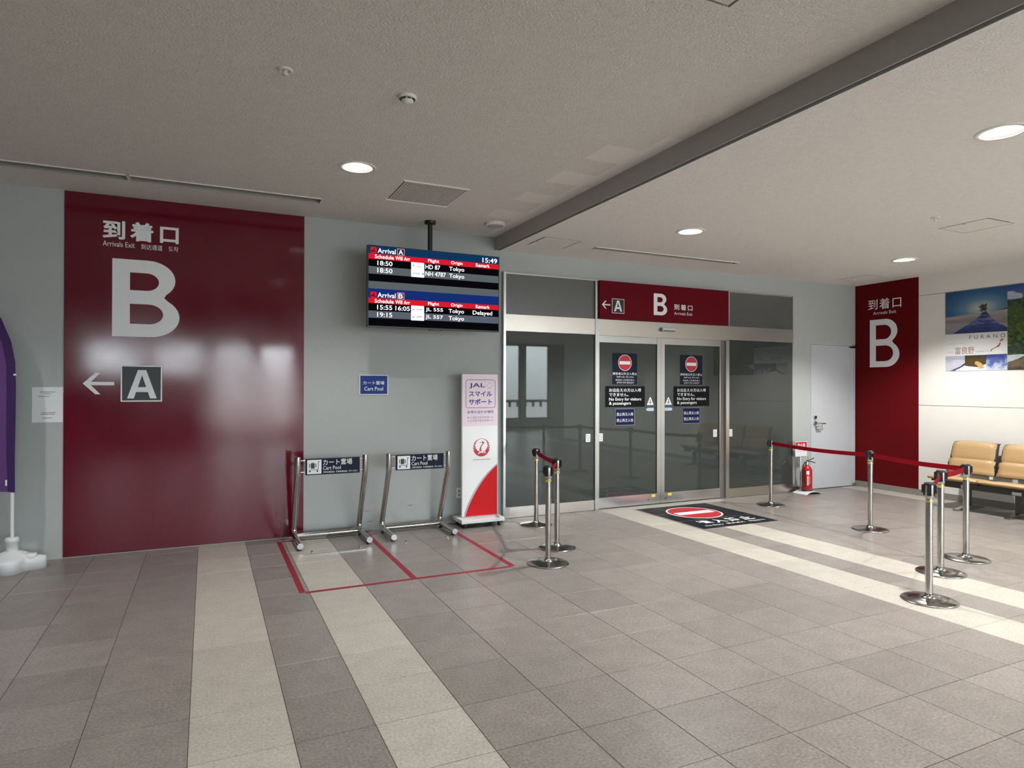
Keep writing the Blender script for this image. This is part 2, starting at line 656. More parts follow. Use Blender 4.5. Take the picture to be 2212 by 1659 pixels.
# ------------------------------------------------------------------ walls
OX0, OX1, OZ = 3.245, 8.115, 2.99     # opening of the sliding doors
mb = MB()
mb.box(XW, OX0, D, D + 0.2, 0, 3.6)
mb.box(OX0, OX1, D, D + 0.2, OZ, 3.6)
mb.box(OX1, 8.54, D, D + 0.2, 0, 3.6)
mb.box(8.54, 9.548, D, D + 0.2, 2.285, 3.6)
mb.box(9.548, W + 0.2, D, D + 0.2, 0, 3.6)
wall_b = mb.build('wall_back', M_WALL, kind='structure')
M_SCUFF = mat('dark_scuff', (0.13, 0.135, 0.13), 0.8)
for u0, u1, v0 in ((1.57, 1.66, 0.218), (2.06, 2.15, 0.243), (1.60, 1.69, 0.10)):
    flat('scuff_mark', M_SCUFF, wall_b, ('N', D), [[(u0, v0), (u0 + 0.04, v0 - 0.004), (u1, v0 + 0.004), (u0 + 0.05, v0 + 0.004)]], d=0.0008)
mb = MB()
mb.box(W + 0.006, W + 0.2, -2.4, D, 0, 3.6)
wr = mb.build('wall_right', M_DARKGAP, kind='structure')
for y0, y1 in ((6.15, 3.05), (3.045, 0.0), (-0.005, -2.4)):
    for z0, z1 in ((0.09, 1.333), (1.339, 2.956), (2.962, ZR)):
        bx(W - 0.004, W + 0.006, y1, y0, z0, z1).build('wall_panel', M_WHITEP, wr)
bx(W - 0.004, W + 0.006, 6.154, D, 0.09, ZR).build('wall_panel', M_WHITEP, wr)
bx(W - 0.012, W + 0.006, -2.4, D, 0.0, 0.09).build('baseboard_right', M_SKIRT, kind='structure')
bx(OX1, 8.54, D - 0.008, D, 0, 0.07).build('baseboard_back', M_BROWNB, kind='structure')
bx(XW - 0.2, XW, YS, D, 0, 3.6).build('wall_left', M_ENVW, kind='structure')
mb = MB()
mb.box(W + 0.2, XE, -2.6, -2.4, 0, 3.6)
mb.box(XE, XE + 0.2, YS, -2.4, 0, 3.6)
mb.build('wall_side', M_ENVW, kind='structure')
# window wall behind the camera
WIN = [(-3.2, -1.75, 1.95, 2.9), (-1.45, -0.1, 1.95, 2.9), (0.25, 1.3, 0.3, 2.9), (1.55, 2.6, 0.3, 2.9), (3.4, 5.2, 0.0, 2.9), (5.4, 7.2, 0.0, 2.9), (7.4, 9.3, 0.0, 2.9),
       (9.85, 10.87, 0.35, 3.2), (11.08, 12.12, 0.35, 3.2)]
mb = MB()
xs = XW
for a, b, c, d in WIN:
    mb.box(xs, a, YS - 0.2, YS, 0, 3.6)
    mb.box(a, b, YS - 0.2, YS, d, 3.6)
    if c > 0:
        mb.box(a, b, YS - 0.2, YS, 0, c)
    xs = b
mb.box(xs, XE, YS - 0.2, YS, 0, 3.6)
mb.build('wall_front', M_ENVW, kind='structure')
for i, (a, b, c, d) in enumerate(WIN):
    wd = MB()
    t = 0.05
    wd.box(a, a + t, YS - 0.13, YS - 0.06, c, d).box(b - t, b, YS - 0.13, YS - 0.06, c, d)
    wd.box(a + t, b - t, YS - 0.13, YS - 0.06, d - t, d).box(a + t, b - t, YS - 0.13, YS - 0.06, c, c + t)
    wo_ = wd.build('window_%d' % (i + 3), M_DSTEEL, kind='structure')
    bx(a + t, b - t, YS - 0.10, YS - 0.092, c + t, d - t).build('pane', M_PANE, wo_)
    al = bpy.data.lights.new('daylight_portal', 'AREA')
    al.shape = 'RECTANGLE'
    al.size = b - a
    al.size_y = d - c
    al.cycles.is_portal = True
    ao = bpy.data.objects.new('daylight_portal', al)
    COL.objects.link(ao)
    ao.location = ((a + b) / 2, YS - 0.19, (c + d) / 2)
    ao.rotation_euler = (math.radians(90), 0, 0)

# corridor behind the glass doors
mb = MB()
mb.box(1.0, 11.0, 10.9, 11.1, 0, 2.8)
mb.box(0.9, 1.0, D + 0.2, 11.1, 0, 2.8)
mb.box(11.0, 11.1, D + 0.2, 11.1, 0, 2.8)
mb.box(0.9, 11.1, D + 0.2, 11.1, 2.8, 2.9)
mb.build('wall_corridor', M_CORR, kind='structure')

# ------------------------------------------------------------------ ceilings
LAMPS_L = [(x, y) for x in (-2.37, 1.12) for y in (5.38, 2.43)]
LAMPS_R = [(x, y) for x in (4.62, 8.11) for y in (5.40, 2.43, -0.52, -3.47, -6.42)] + [(11.6, -4.2), (11.6, -6.42)]
HS, HR = 0.17, 0.128
SLOT_L = [(-3.0, -0.635, 6.44, 6.62), (-0.605, 1.0, 6.44, 6.62)]
VENT = (1.567, 2.16, 5.545, 6.17)
HATCH_L = [(1.78, 2.24, 1.89, 2.353)]
SLOT_R = [(4.14, 6.365, 6.48, 6.60)]
HATCH_R = [(3.352, 3.836, 6.30, 6.765), (6.84, 7.30, 3.72, 4.205), (8.716, 9.20, 6.38, 6.85)]


def ceiling(name, m, x0, x1, y0, y1, z, lamps, slots, hatches, extra=()):
    mb = MB()
    holes = [(x - HS, x + HS, y - HS, y + HS) for x, y in lamps] + list(slots) + list(hatches) + list(extra)
    slab(mb, x0, x1, y0, y1, z, holes)
    for x, y in lamps:
        round_hole(mb, x, y, HS, HR, z, 0.16)
    for h in list(hatches) + list(extra):
        pocket(mb, h, z, 0.05)
    o = mb.build(name, m, kind='structure', fixn=False)
    for h in slots:
        s = MB()
        pocket(s, h, z, 0.05)
        s.build('slot_recess', M_SLOT, o, fixn=False)
        bx(h[0], h[1], h[2] - 0.012, h[2], z - 0.008, z + 0.02).build('slot_lip', M_TRIMW, o)
    return o


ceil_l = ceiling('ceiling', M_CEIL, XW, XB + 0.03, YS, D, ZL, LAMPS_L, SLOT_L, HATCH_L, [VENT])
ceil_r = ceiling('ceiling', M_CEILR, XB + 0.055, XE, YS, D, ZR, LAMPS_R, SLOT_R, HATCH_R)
bx(XW, XB, YS, -0.4, 2.98, ZL).build('added_shade_soffit', M_CEIL, kind='structure')  # unseen soffit added to shade the upper left wall and ceiling
bx(XB, XB + 0.008, YS, D, ZR, ZL + 0.1).build('trim_1', M_BEAM, kind='structure')
bx(XB + 0.008, XB + 0.08, YS, D, ZR + 0.006, ZR + 0.03).build('trim_2', M_DARKGAP, kind='structure')
# paler, smoother squares along the step
for k, (y0, y1, x0) in enumerate([(3.755, 4.07, 3.0), (4.07, 4.395, 2.69), (4.395, 4.72, 3.0), (4.72, 5.03, 2.68), (5.03, 5.385, 3.0), (5.385, 5.66, 2.67),
                                  (5.66, 6.03, 2.99), (6.03, 6.35, 2.66), (6.35, 7.18, 2.99)]):
    bx(x0, XB, y0, y1, ZL - 0.0015, ZL + 0.001).build('pale_patch', M_PATCH, ceil_l)

# ------------------------------------------------------------------ downlights
lens_m = emat('lamp_lens_glow', (1.0, 0.97, 0.90), 24.0)
M_REFL = mat('pale_reflector', (0.25, 0.245, 0.24), 0.45)


def downlight(x, y, z, label, host=None):
    t = thing('downlight', (x, y, z), label, 'ceiling light' if label else None, 'recessed round downlights in the ceiling' if label else None)
    if host:
        t.parent = host
    MB().lathe([(0.123, 0.004), (0.123, -0.006), (0.148, -0.006), (0.152, 0.0), (0.152, 0.004)], (x, y, z), 36).build('trim_ring', M_TRIMW, t, fixn=False)
    MB().lathe([(0.124, -0.002), (0.106, 0.03), (0.086, 0.075)], (x, y, z), 36).build('reflector', M_REFL, t, fixn=False)
    MB().lathe([(0.088, 0.060), (0.07, 0.050), (0.0, 0.044)], (x, y, z), 32).build('lens', lens_m, t, fixn=False)
    ld = bpy.data.lights.new('downlight_lamp', 'SPOT')
    ld.energy = LAMP_L if z == ZL else LAMP_R
    ld.color = (1.0, 0.97, 0.92)
    ld.spot_size = math.radians(116)
    ld.spot_blend = 0.55
    ld.shadow_soft_size = 0.06
    lo = bpy.data.objects.new('downlight_lamp', ld)
    COL.objects.link(lo)
    lo.parent = t
    lo.location = (0, 0, 0.03)
    return t


for x, y in LAMPS_L:
    downlight(x, y, ZL, 'lit downlight in the left ceiling beside the square grille' if (x, y) == (1.12, 5.38) else None, None if (x, y) == (1.12, 5.38) else ceil_l)
for x, y in LAMPS_R:
    lb = {(4.62, 5.40): 'lit downlight in the right ceiling in front of the red door sign', (4.62, 2.43): 'lit downlight at the top right near the ceiling step',
          (8.11, 5.40): 'lit downlight in the far right ceiling beside the corner'}.get((x, y))
    downlight(x, y, ZR, lb, None if lb else ceil_r)

# access hatches
hl = ['ceiling access hatch at the top edge in the left ceiling', 'ceiling access hatch beside the ceiling step above the left glass', 'ceiling access hatch above the waiting seats', 'ceiling access hatch in the corner above the far red panel']
for i, (h, z, m) in enumerate([(HATCH_L[0], ZL, M_CEIL)] + [(h, ZR, M_CEILR) for h in HATCH_R]):
    t = thing('access_hatch', ((h[0] + h[1]) / 2, (h[2] + h[3]) / 2, z), hl[i], 'hatch', 'flush access hatches in the ceiling')
    g = 0.018
    bx(h[0] + g, h[1] - g, h[2] + g, h[3] - g, z - 0.001, z + 0.002).build('panel', m, t)
    bx(h[0] + 0.001, h[1] - 0.001, h[2] + 0.001, h[3] - 0.001, z + 0.02, z + 0.03).build('backing', M_DARKGAP, t)
    bx(h[0] + 0.004, h[0] + 0.05, (h[2] + h[3]) / 2 - 0.012, (h[2] + h[3]) / 2 + 0.012, z - 0.003, z + 0.002).build('latch', M_GREYM, t)

# ceiling grille
x0, x1, y0, y1 = VENT
t = thing('ceiling_grille', ((x0 + x1) / 2, (y0 + y1) / 2, ZL), 'square grey air grille in the left ceiling above the hanging screen', 'vent')
bx(x0 - 0.012, x1 + 0.012, y0 - 0.014, y0 + 0.006, ZL - 0.010, ZL + 0.012).build('frame_strip', M_TRIMW, t)
bx(x0 - 0.012, x1 + 0.012, y1 - 0.006, y1 + 0.012, ZL - 0.010, ZL + 0.012).build('frame_strip', M_TRIMW, t)
for s0 in range(22):
    xx = x0 + 0.01 + s0 * (x1 - x0 - 0.03) / 21.5
    bx(xx, xx + 0.022, y0 + 0.006, y1 - 0.006, ZL - 0.002, ZL + 0.003).build('slat', mat('grille_grey', (0.58, 0.55, 0.51), 0.6), t)
bx(x0 + 0.002, x1 - 0.002, y0 + 0.002, y1 - 0.002, ZL + 0.02, ZL + 0.03).build('backing', M_SLOT, t)

# speaker, sprinklers, smoke detector
t = thing('ceiling_speaker', (2.88, 6.57, ZL), 'round flat ceiling speaker beside the ceiling step', 'speaker')
MB().lathe([(0.112, 0.0), (0.115, -0.02), (0.105, -0.032), (0.09, -0.034)], (2.88, 6.57, ZL), 36).build('rim', M_TRIMW, t, fixn=False)
MB().lathe([(0.092, -0.033), (0.06, -0.038), (0.0, -0.040)], (2.88, 6.57, ZL), 32).build('cover', M_GREYM, t, fixn=False)
for (x, y, z, lb) in ((0.40, 3.894, ZL, 'small round sprinkler head in the left ceiling'), (6.368, 3.935, ZR, 'small sprinkler head in the right ceiling by the access hatch')):
    t = thing('sprinkler', (x, y, z), lb, 'sprinkler', 'ceiling sprinklers')
    MB().lathe([(0.040, 0.0), (0.042, -0.006), (0.030, -0.012), (0.026, -0.006), (0.0, -0.004)], (x, y, z), 28).build('escutcheon', M_TRIMW, t, fixn=False)
    MB().lathe([(0.012, -0.004), (0.010, -0.026), (0.018, -0.028), (0.018, -0.032), (0.0, -0.033)], (x, y, z), 16).build('deflector', M_TRIMW, t, fixn=False)
t = thing('smoke_detector', (1.124, 3.928, ZL), 'white domed smoke detector in the left ceiling', 'detector')
MB().lathe([(0.056, 0.0), (0.057, -0.014), (0.050, -0.020)], (1.124, 3.928, ZL), 32).build('base_ring', M_TRIMW, t, fixn=False)
MB().lathe([(0.040, -0.018), (0.036, -0.034), (0.022, -0.043), (0.0, -0.045)], (1.124, 3.928, ZL), 32).build('dome', M_TRIMW, t, fixn=False)
for k in range(8):
    a0 = 2 * PI * k / 8
    c_, s_ = math.cos(a0), math.sin(a0)
    MB().tube([(1.124 + 0.041 * math.cos(a0 + q), 3.928 + 0.041 * math.sin(a0 + q), ZL - 0.024) for q in (-0.28, 0, 0.28)], 0.004, 6).build('vent_slit', M_BLACK, t)

# ------------------------------------------------------------------ sliding door front
YF = 7.135      # face of the steel members
trim = MB()
trim.box(OX0, OX0 + 0.03, YF, D + 0.1, 0, OZ)
trim.box(OX1 - 0.012, OX1, YF + 0.02, D + 0.1, 0, OZ)
trim.box(OX0 + 0.03, OX1 - 0.012, YF + 0.03, D + 0.1, OZ - 0.018, OZ)
trim.build('trim_3', M_STEEL, kind='structure')
bx(4.545, 4.605, YF - 0.005, YF + 0.07, 0, OZ - 0.018).build('trim_4', M_STEEL, kind='structure')
mb = MB()
mb.box(6.755, 6.815, YF - 0.005, YF + 0.07, 0, 2.275)
mb.box(6.77, 6.83, YF + 0.005, YF + 0.07, 2.476, OZ - 0.018)
mb.build('trim_5', M_STEEL, kind='structure')
bx(OX0 + 0.03, 4.548, YF + 0.002, D + 0.05, 2.275, 2.476).build('trim_6', M_STEELB, kind='structure')
bx(4.548, 6.80, YF - 0.002, D + 0.05, 2.268, 2.476).build('trim_7', M_STEELB, kind='structure')
bx(6.80, OX1 - 0.012, YF + 0.002, D + 0.05, 2.278, 2.476).build('trim_8', M_STEELB, kind='structure')
# fixed side lights
for nm, a, b in (('window_1', OX0 + 0.03, 4.545), ('window_2', 6.815, OX1 - 0.012)):
    f = bx(a, b, YF + 0.012, D + 0.03, 0.004, 0.132).build(nm, M_STEELB, kind='structure')
    bx(a, b, 7.155, 7.167, 0.132, 2.276).build('pane', M_GLASS, f)
f = bx(OX0 + 0.03, 4.545, 7.160, 7.175, 2.476, OZ - 0.018).build('window_11', M_TRANSOM, kind='structure')
f = bx(6.83, OX1 - 0.012, 7.160, 7.175, 2.476, OZ - 0.018).build('window_12', M_TRANSOM, kind='structure')
bx(6.69, 6.76, YF + 0.03, D + 0.05, 0, 2.27).build('trim_9', M_BROWNB, kind='structure')
# two sliding leaves
YD = 7.165
for nm, a, b, sa in (('door_1', 4.58, 5.617, 'r'), ('door_2', 5.620, 6.685, 'l')):
    dr = MB()
    dr.box(a, b, YD, YD + 0.04, 0.012, 0.150)
    dr.box(a, b, YD, YD + 0.04, 2.180, 2.266)
    if sa == 'r':
        dr.box(b - 0.062, b, YD - 0.004, YD + 0.04, 0.150, 2.266)
        dr.box(a, a + 0.02, YD, YD + 0.04, 0.150, 2.18)
        gx = (a + 0.02, b - 0.062)
    else:
        dr.box(a, a + 0.062, YD - 0.004, YD + 0.04, 0.150, 2.266)
        dr.box(b - 0.02, b, YD, YD + 0.04, 0.150, 2.18)
        gx = (a + 0.062, b - 0.02)
    dr = dr.build(nm, M_STEEL, kind='structure')
    bx(gx[0], gx[1], YD + 0.014, YD + 0.024, 0.150, 2.18).build('pane', M_GLASS, dr)
    kx = b - 0.115 if sa == 'r' else a + 0.16
    bx(kx - 0.035, kx + 0.025, YD - 0.003, YD, 0.105, 0.14).build('yellow_mark', M_YEL, dr)
    MB().tube([(kx - 0.08, YD - 0.012, 0.075), (kx - 0.08, YD, 0.075)], 0.012, 12).build('floor_lock', M_CHROME, dr)
# door sensor on the header
t = thing('door_sensor', (5.70, YF, 2.38), 'small silver motion sensor on the steel header above the sliding doors', 'sensor')
bx(5.585, 5.80, YF - 0.055, YF - 0.002, 2.352, 2.405).build('housing', mat('silver_plastic', (0.55, 0.57, 0.62), 0.4), t, bevel=0.008)
bx(5.595, 5.79, YF - 0.058, YF - 0.054, 2.356, 2.366).build('sensor_window', M_BLACK, t)

# red sign above the sliding doors
YP = 7.10
t = thing('overhead_sign', (5.68, YP, 2.48), 'long red arrivals exit B sign above the sliding doors', 'sign')
bx(4.587, 6.770, YP, 7.16, 2.480, 2.975).build('panel', M_REDSAT, t)
P_ = ('N', YP)
k_ = YP / D
flat('lettering', M_LETT, t, P_, letter_B(5.447, 5.672, 2.568, 2.860, 0.27, 0.16))
text('到着口', M_LETT, t, P_, 5.79, 6.11, 2.655, 2.735, 0.012, space=1.3)
text('Arrivals Exit', M_LETT, t, P_, 5.79, 6.11, 2.588, 2.628, 0.0)
flat('arrow', M_LETT, t, P_, arrow_left(4.622, 4.752, 2.612, 2.715, 0.016))
flat('lettering_box', mat('black_print', (0.01, 0.01, 0.012), 0.5), t, P_, [rect(4.777, 4.968, 2.560, 2.750)], d=0.001)
flat('lettering_border', M_LETT, t, P_, [rect(4.777, 4.968, 2.560, 2.750), rect(4.783, 4.962, 2.566, 2.744)], d=0.002)
flat('lettering', M_LETT, t, P_, letter_A(4.810, 4.935, 2.585, 2.727), d=0.002)

# hinged door at the right
t = bx(8.556, 9.532, D + 0.012, D + 0.05, 0.008, 2.268).build('door_3', M_DOOR, kind='structure')
fr = MB().box(8.54, 8.556, D - 0.006, D + 0.12, 0, 2.285).box(9.532, 9.548, D - 0.006, D + 0.12, 0, 2.285).box(8.556, 9.532, D - 0.006, D + 0.12, 2.272, 2.285)
fr.build('frame', M_DOOR, t)
bx(8.556, 9.532, D + 0.03, D + 0.06, 0.0, 0.012).build('threshold', M_DARKGAP, t)
bx(9.42, 9.55, D - 0.012, D + 0.02, 2.235, 2.262).build('top_pivot', M_CHROME, t)
bx(9.49, 9.55, D - 0.05, D + 0.012, 2.258, 2.29).build('pivot_arm', M_CHROME, t)
bx(9.49, 9.552, D - 0.02, D + 0.012, 0.012, 0.05).build('bottom_pivot', M_CHROME, t)
MB().tube([(8.638, D + 0.012, 1.128), (8.638, D - 0.012, 1.128)], 0.026, 20).build('lock_cylinder', M_CHROME, t)
MB().tube([(8.638, D + 0.012, 1.035), (8.638, D - 0.01, 1.035)], 0.03, 20).build('handle_rose', M_CHROME, t)
MB().tube([(8.638, D - 0.01, 1.035), (8.638, D - 0.045, 1.035), (8.66, D - 0.055, 1.033), (8.80, D - 0.055, 1.03)], 0.009, 10).build('lever_handle', M_CHROME, t)
bx(8.655, 8.765, D - 0.03, D + 0.012, 0.935, 0.99).build('lock_box', M_GREYM, t, bevel=0.01)
MB().tube([(8.665, D - 0.03, 0.985), (8.665, D - 0.04, 1.025), (8.755, D - 0.04, 1.025), (8.755, D - 0.03, 0.985)], 0.005, 8).build('lock_shackle', M_CHROME, t)

# ================================================================== SIGN PANELS ON THE WALLS
# big red panel at the left
t = thing('arrivals_wall_sign', (-0.13, D, 0.0), 'tall glossy crimson wall panel with a huge white B and an arrow to A', 'sign')
bx(-1.192, 0.935, D - 0.010, D, 0.012, ZL - 0.004).build('panel', M_RED, t)
P_ = ('N', D - 0.010)
text('到着口', M_LETT, t, P_, -0.891, -0.253, 2.985, 3.170, 0.028, space=1.3)
text('Arrivals Exit', M_LETT, t, P_, -0.890, -0.628, 2.918, 2.968)
text('到达通道', M_LETT, t, P_, -0.575, -0.394, 2.912, 2.964)
text('도착', M_LETT, t, P_, -0.342, -0.255, 2.912, 2.962)
flat('lettering', M_LETT, t, P_, letter_B(-0.812, -0.243, 2.067, 2.806, 0.257, 0.167))
flat('arrow', M_LETT, t, P_, arrow_left(-1.044, -0.791, 1.516, 1.718, 0.032))
flat('lettering_box', M_DGREY, t, P_, [rect(-0.739, -0.391, 1.444, 1.792)], d=0.001)
flat('lettering_border', M_LETT, t, P_, [rect(-0.739, -0.391, 1.444, 1.792), rect(-0.727, -0.403, 1.456, 1.780)], d=0.002)
flat('lettering', M_LETT, t, P_, letter_A(-0.686, -0.437, 1.475, 1.748), d=0.002)

# red panel on the right wall
t = thing('arrivals_wall_sign', (W, 6.68, 0.09), 'narrow dark red wall panel with a white B in the right corner', 'sign')
bx(W - 0.010, W - 0.004, 6.150, D - 0.001, 0.091, ZR - 0.002).build('panel', M_REDW, t)
P_ = ('W', W - 0.010)
text('到着口', M_LETT, t, P_, 6.958, 6.412, 2.825, 2.992, 0.006, space=1.15)
text('Arrivals Exit', M_LETT, t, P_, 6.874, 6.492, 2.745, 2.795)
flat('lettering', M_LETT, t, P_, [[(6.929 + (6.441 - 6.929) * x, y) for x, y in lp] for lp in letter_B(0, 1, 1.918, 2.667, 0.212, 0.122)])

# paper notice
t = thing('paper_notice', (-1.315, D, 1.26), 'white paper notice taped to the grey wall beside the flag', 'notice')
bx(-1.432, -1.198, D - 0.003, D, 1.260, 1.582).build('sheet', M_PAPER, t)
P_ = ('N', D - 0.003)
for (a, b, z) in ((-1.375, -1.255, 1.538), (-1.345, -1.29, 1.522), (-1.39, -1.30, 1.498), (-1.36, -1.25, 1.348), (-1.37, -1.26, 1.334), (-1.355, -1.28, 1.300)):
    flat('print_line', M_TXTG, t, P_, [rect(a, b, z - 0.003, z + 0.003)])
bx(-1.21, -1.195, D - 0.004, D, 1.53, 1.585).build('adhesive_tape', M_WPL, t)

# small blue cart pool sign
t = thing('cart_pool_sign', (1.68, D, 1.5), 'small blue cart pool plate with a white rim on the grey wall', 'sign')
bx(1.522, 1.842, D - 0.012, D, 1.503, 1.724).build('rim', M_LETT, t)
bx(1.531, 1.833, D - 0.014, D - 0.011, 1.512, 1.715).build('face', M_BLUE, t)
P_ = ('N', D - 0.014)
text('カート置場', M_LETT, t, P_, 1.562, 1.798, 1.615, 1.655, 0.008)
text('Cart Pool', M_LETT, t, P_, 1.575, 1.785, 1.550, 1.592, 0.004)

# wall socket
t = thing('wall_socket', (2.69, D, 0.28), 'white wall socket hidden beside the tall signboard', 'socket')
bx(2.66, 2.73, D - 0.008, D, 0.285, 0.405).build('plate', M_WPL, t)
for z in (0.32, 0.365):
    bx(2.682, 2.708, D - 0.010, D - 0.008, z - 0.012, z + 0.012).build('socket_hole', M_TXTG, t)


# ------------------------------------------------------------------ stickers on the sliding leaves
def no_entry(parent, plane, cx, cz, r):
    flat('border_ring', M_LETT, parent, plane, [circ(cx, cz, r), circ(cx, cz, r * 0.94)], d=0.0022)
    flat('red_disc', mat('sign_red_print', (0.50, 0.018, 0.035), 0.45), parent, plane, [circ(cx, cz, r * 0.94)], d=0.0018)
    flat('white_bar', M_LETT, parent, plane, [rect(cx - r * 0.80, cx + r * 0.80, cz - r * 0.21, cz + r * 0.19)], d=0.0026)


YG = YD + 0.012
P_ = ('N', YG)
for side, dx, who in (('left', 0.0, 'left'), ('right', 1.122, 'right')):
    def X(v):
        return v + dx
    t = thing('staff_only_sticker', (X(5.03), YG, 1.64), 'staff only no-entry sticker at the top of the %s sliding door' % who, 'sticker', 'no-entry stickers on the sliding doors')
    bx(X(4.838), X(5.235), YG, YG + 0.0015, 1.632, 2.045).build('film', M_NAVY, t)
    no_entry(t, P_, X(5.036), 1.918, 0.108)
    text('関係者以外立入禁止', M_LETT, t, P_, X(4.845), X(5.232), 1.755, 1.790, 0.006)
    text('Staff only. No entry', M_LETT, t, P_, X(4.905), X(5.178), 1.715, 1.742)
    text('非相关人员请勿进入', M_LETT, t, P_, X(4.887), X(5.194), 1.678, 1.700)
    text('관계자 외의 출입금지', M_LETT, t, P_, X(4.907), X(5.178), 1.643, 1.666)
    t = thing('visitor_notice', (X(5.04), YG, 1.33), 'black no entry for visitors plate on the %s sliding door' % who, 'sign', 'visitor notices on the sliding doors')
    bx(X(4.728), X(5.360), YG - 0.002, YG + 0.0015, 1.331, 1.606).build('plate', mat('black_sign_face', (0.006, 0.007, 0.009), 0.5, spec=0.1), t)
    Q = ('N', YG - 0.002)
    text('お出迎えの方は入場', M_LETT, t, Q, X(4.785), X(5.297), 1.530, 1.578, 0.012)
    text('できません。', M_LETT, t, Q, X(4.785), X(5.092), 1.472, 1.516, 0.012)
    text('No Entry for visitors', M_LETT, t, Q, X(4.785), X(5.300), 1.403, 1.455, 0.014)
    text('& passengers', M_LETT, t, Q, X(4.785), X(5.131), 1.349, 1.400, 0.014)
    t = thing('reentry_sticker', (X(5.04), YG, 1.09), 'navy sticker in Chinese low on the %s sliding door' % who, 'sticker', 'navy stickers on the sliding doors')
    bx(X(4.885), X(5.193), YG, YG + 0.0015, 1.087, 1.308).build('film', mat('navy_film', (0.010, 0.014, 0.060), 0.5, spec=0.1), t)
    flat('border', M_TXTG, t, P_, [rect(X(4.885), X(5.193), 1.087, 1.308), rect(X(4.890), X(5.188), 1.092, 1.303)])
    text('禁止再次入場', M_LETT, t, P_, X(4.906), X(5.169), 1.212, 1.256, 0.0)
    text('禁止再次入场', M_LETT, t, P_, X(4.906), X(5.169), 1.130, 1.175, 0.0)
for who, x0, x1, sgn in (('left', 5.394, 5.509, -1), ('right', 5.698, 5.817, 1)):
    t = thing('slide_sticker', ((x0 + x1) / 2, YG, 1.27), 'white triangle and small blue arrow sticker beside the meeting edge of the %s sliding door' % who, 'sticker', 'finger caution stickers at the meeting edges')
    xm = (x0 + x1) / 2
    flat('triangle', M_LETT, t, P_, [[(x0, 1.352), (x1, 1.352), (xm + 0.008, 1.457), (xm - 0.008, 1.457)]], d=0.001)
    flat('mark', M_INDIGO, t, P_, [rect(xm - 0.005, xm + 0.005, 1.366, 1.43)], d=0.002)
    flat('mark', M_INDIGO, t, P_, [rect(xm - 0.028, xm + 0.028, 1.384, 1.391)], d=0.002)
    L = [(x0, 1.272), (x0, 1.313), (x1 - 0.012, 1.313), (x1 + 0.012, 1.2925), (x1 - 0.012, 1.272)]
    if sgn < 0:
        L = [(x0 + x1 - a, b) for a, b in L]
    flat('arrow_film', mat('pale_blue_film', (0.50, 0.68, 0.85), 0.5), t, P_, [L], d=0.001)
    text('自動ドア', M_TXTG, t, P_, x0 + 0.018, x1 - 0.018, 1.284, 1.302, d=0.002)
for k, (x, lb, yy) in enumerate(((4.416, 'small white hand caution sticker on the left fixed glass', 7.153), (4.622, 'small white hand caution sticker on the left sliding door by the post', YG),
                                (6.557, 'small white hand caution sticker on the right sliding door', YG), (6.825, 'small white hand caution sticker on the right fixed glass', 7.153))):
    t = thing('caution_sticker', (x + 0.034, yy, 0.88), lb, 'sticker', 'small white caution stickers on the glass')
    z0 = 0.886
    flat('film', M_LETT, t, ('N', yy), [rrect(x, x + 0.068, z0, z0 + 0.104, 0.008)], d=0.0015)
    flat('print_ring', M_TXTG, t, ('N', yy), [circ(x + 0.034, z0 + 0.066, 0.026, 24), circ(x + 0.034, z0 + 0.066, 0.021, 24)], d=0.003)
    flat('print_slash', M_TXTG, t, ('N', yy), [[(x + 0.016, z0 + 0.080), (x + 0.02, z0 + 0.084), (x + 0.052, z0 + 0.052), (x + 0.048, z0 + 0.048)]], d=0.003)
    flat('print_line', M_TXTG, t, ('N', yy), [rect(x + 0.012, x + 0.056, z0 + 0.022, z0 + 0.029)], d=0.003)
    flat('print_line', M_TXTG, t, ('N', yy), [rect(x + 0.018, x + 0.050, z0 + 0.012, z0 + 0.016)], d=0.003)

# ================================================================== HANGING SCREEN
YT = 6.65
t = thing('arrivals_screen', (2.23, YT + 0.1, ZL), 'black flight arrivals screen hanging from a ceiling pole', 'screen')
bx(1.490, 2.968, YT, YT + 0.06, 2.207, 3.052).build('housing', M_BLACK, t)
bx(1.75, 2.70, YT + 0.06, YT + 0.11, 2.35, 2.9).build('back_box', M_BLACK, t, bevel=0.015)
bx(2.16, 2.30, YT + 0.004, YT + 0.05, 2.196, 2.208).build('sensor_lip', M_BLACK, t)
MB().tube([(2.205, YT + 0.15, ZL - 0.03), (2.205, YT + 0.15, 2.6)], 0.026, 20).build('pole', M_BLACK, t)
MB().lathe([(0.062, 0.0), (0.062, -0.03), (0.026, -0.036)], (2.205, YT + 0.15, ZL), 28).build('ceiling_flange', M_BLACK, t, fixn=False)
bx(2.13, 2.28, YT + 0.10, YT + 0.18, 2.5, 2.75).build('bracket', M_BLACK, t)
P_ = ('N', YT)
E_BLK = emat('screen_black', (0.002, 0.002, 0.003), 1)
E_GRY = emat('screen_grey', (0.085, 0.10, 0.105), 1)
E_GRYB = emat('screen_blue_grey', (0.085, 0.095, 0.125), 1)
E_BLU = emat('screen_navy', (0.004, 0.028, 0.085), 1)
E_BLU2 = emat('screen_blue', (0.006, 0.022, 0.14), 1)
E_RED = emat('screen_red', (0.55, 0.010, 0.022), 1)
E_WHT = emat('screen_white', (0.92, 0.98, 0.98), 1.1)
E_ORG = emat('screen_orange', (0.85, 0.32, 0.16), 1)
sc = bx(1.500, 2.958, YT - 0.001, YT + 0.002, 2.222, 3.044).build('display', E_BLK, t)


def band(m, z0, z1, x0=1.500, x1=2.958, d=0.0022):
    flat('band', m, sc, P_, [rect(x0, x1, z0, z1)], d=d)


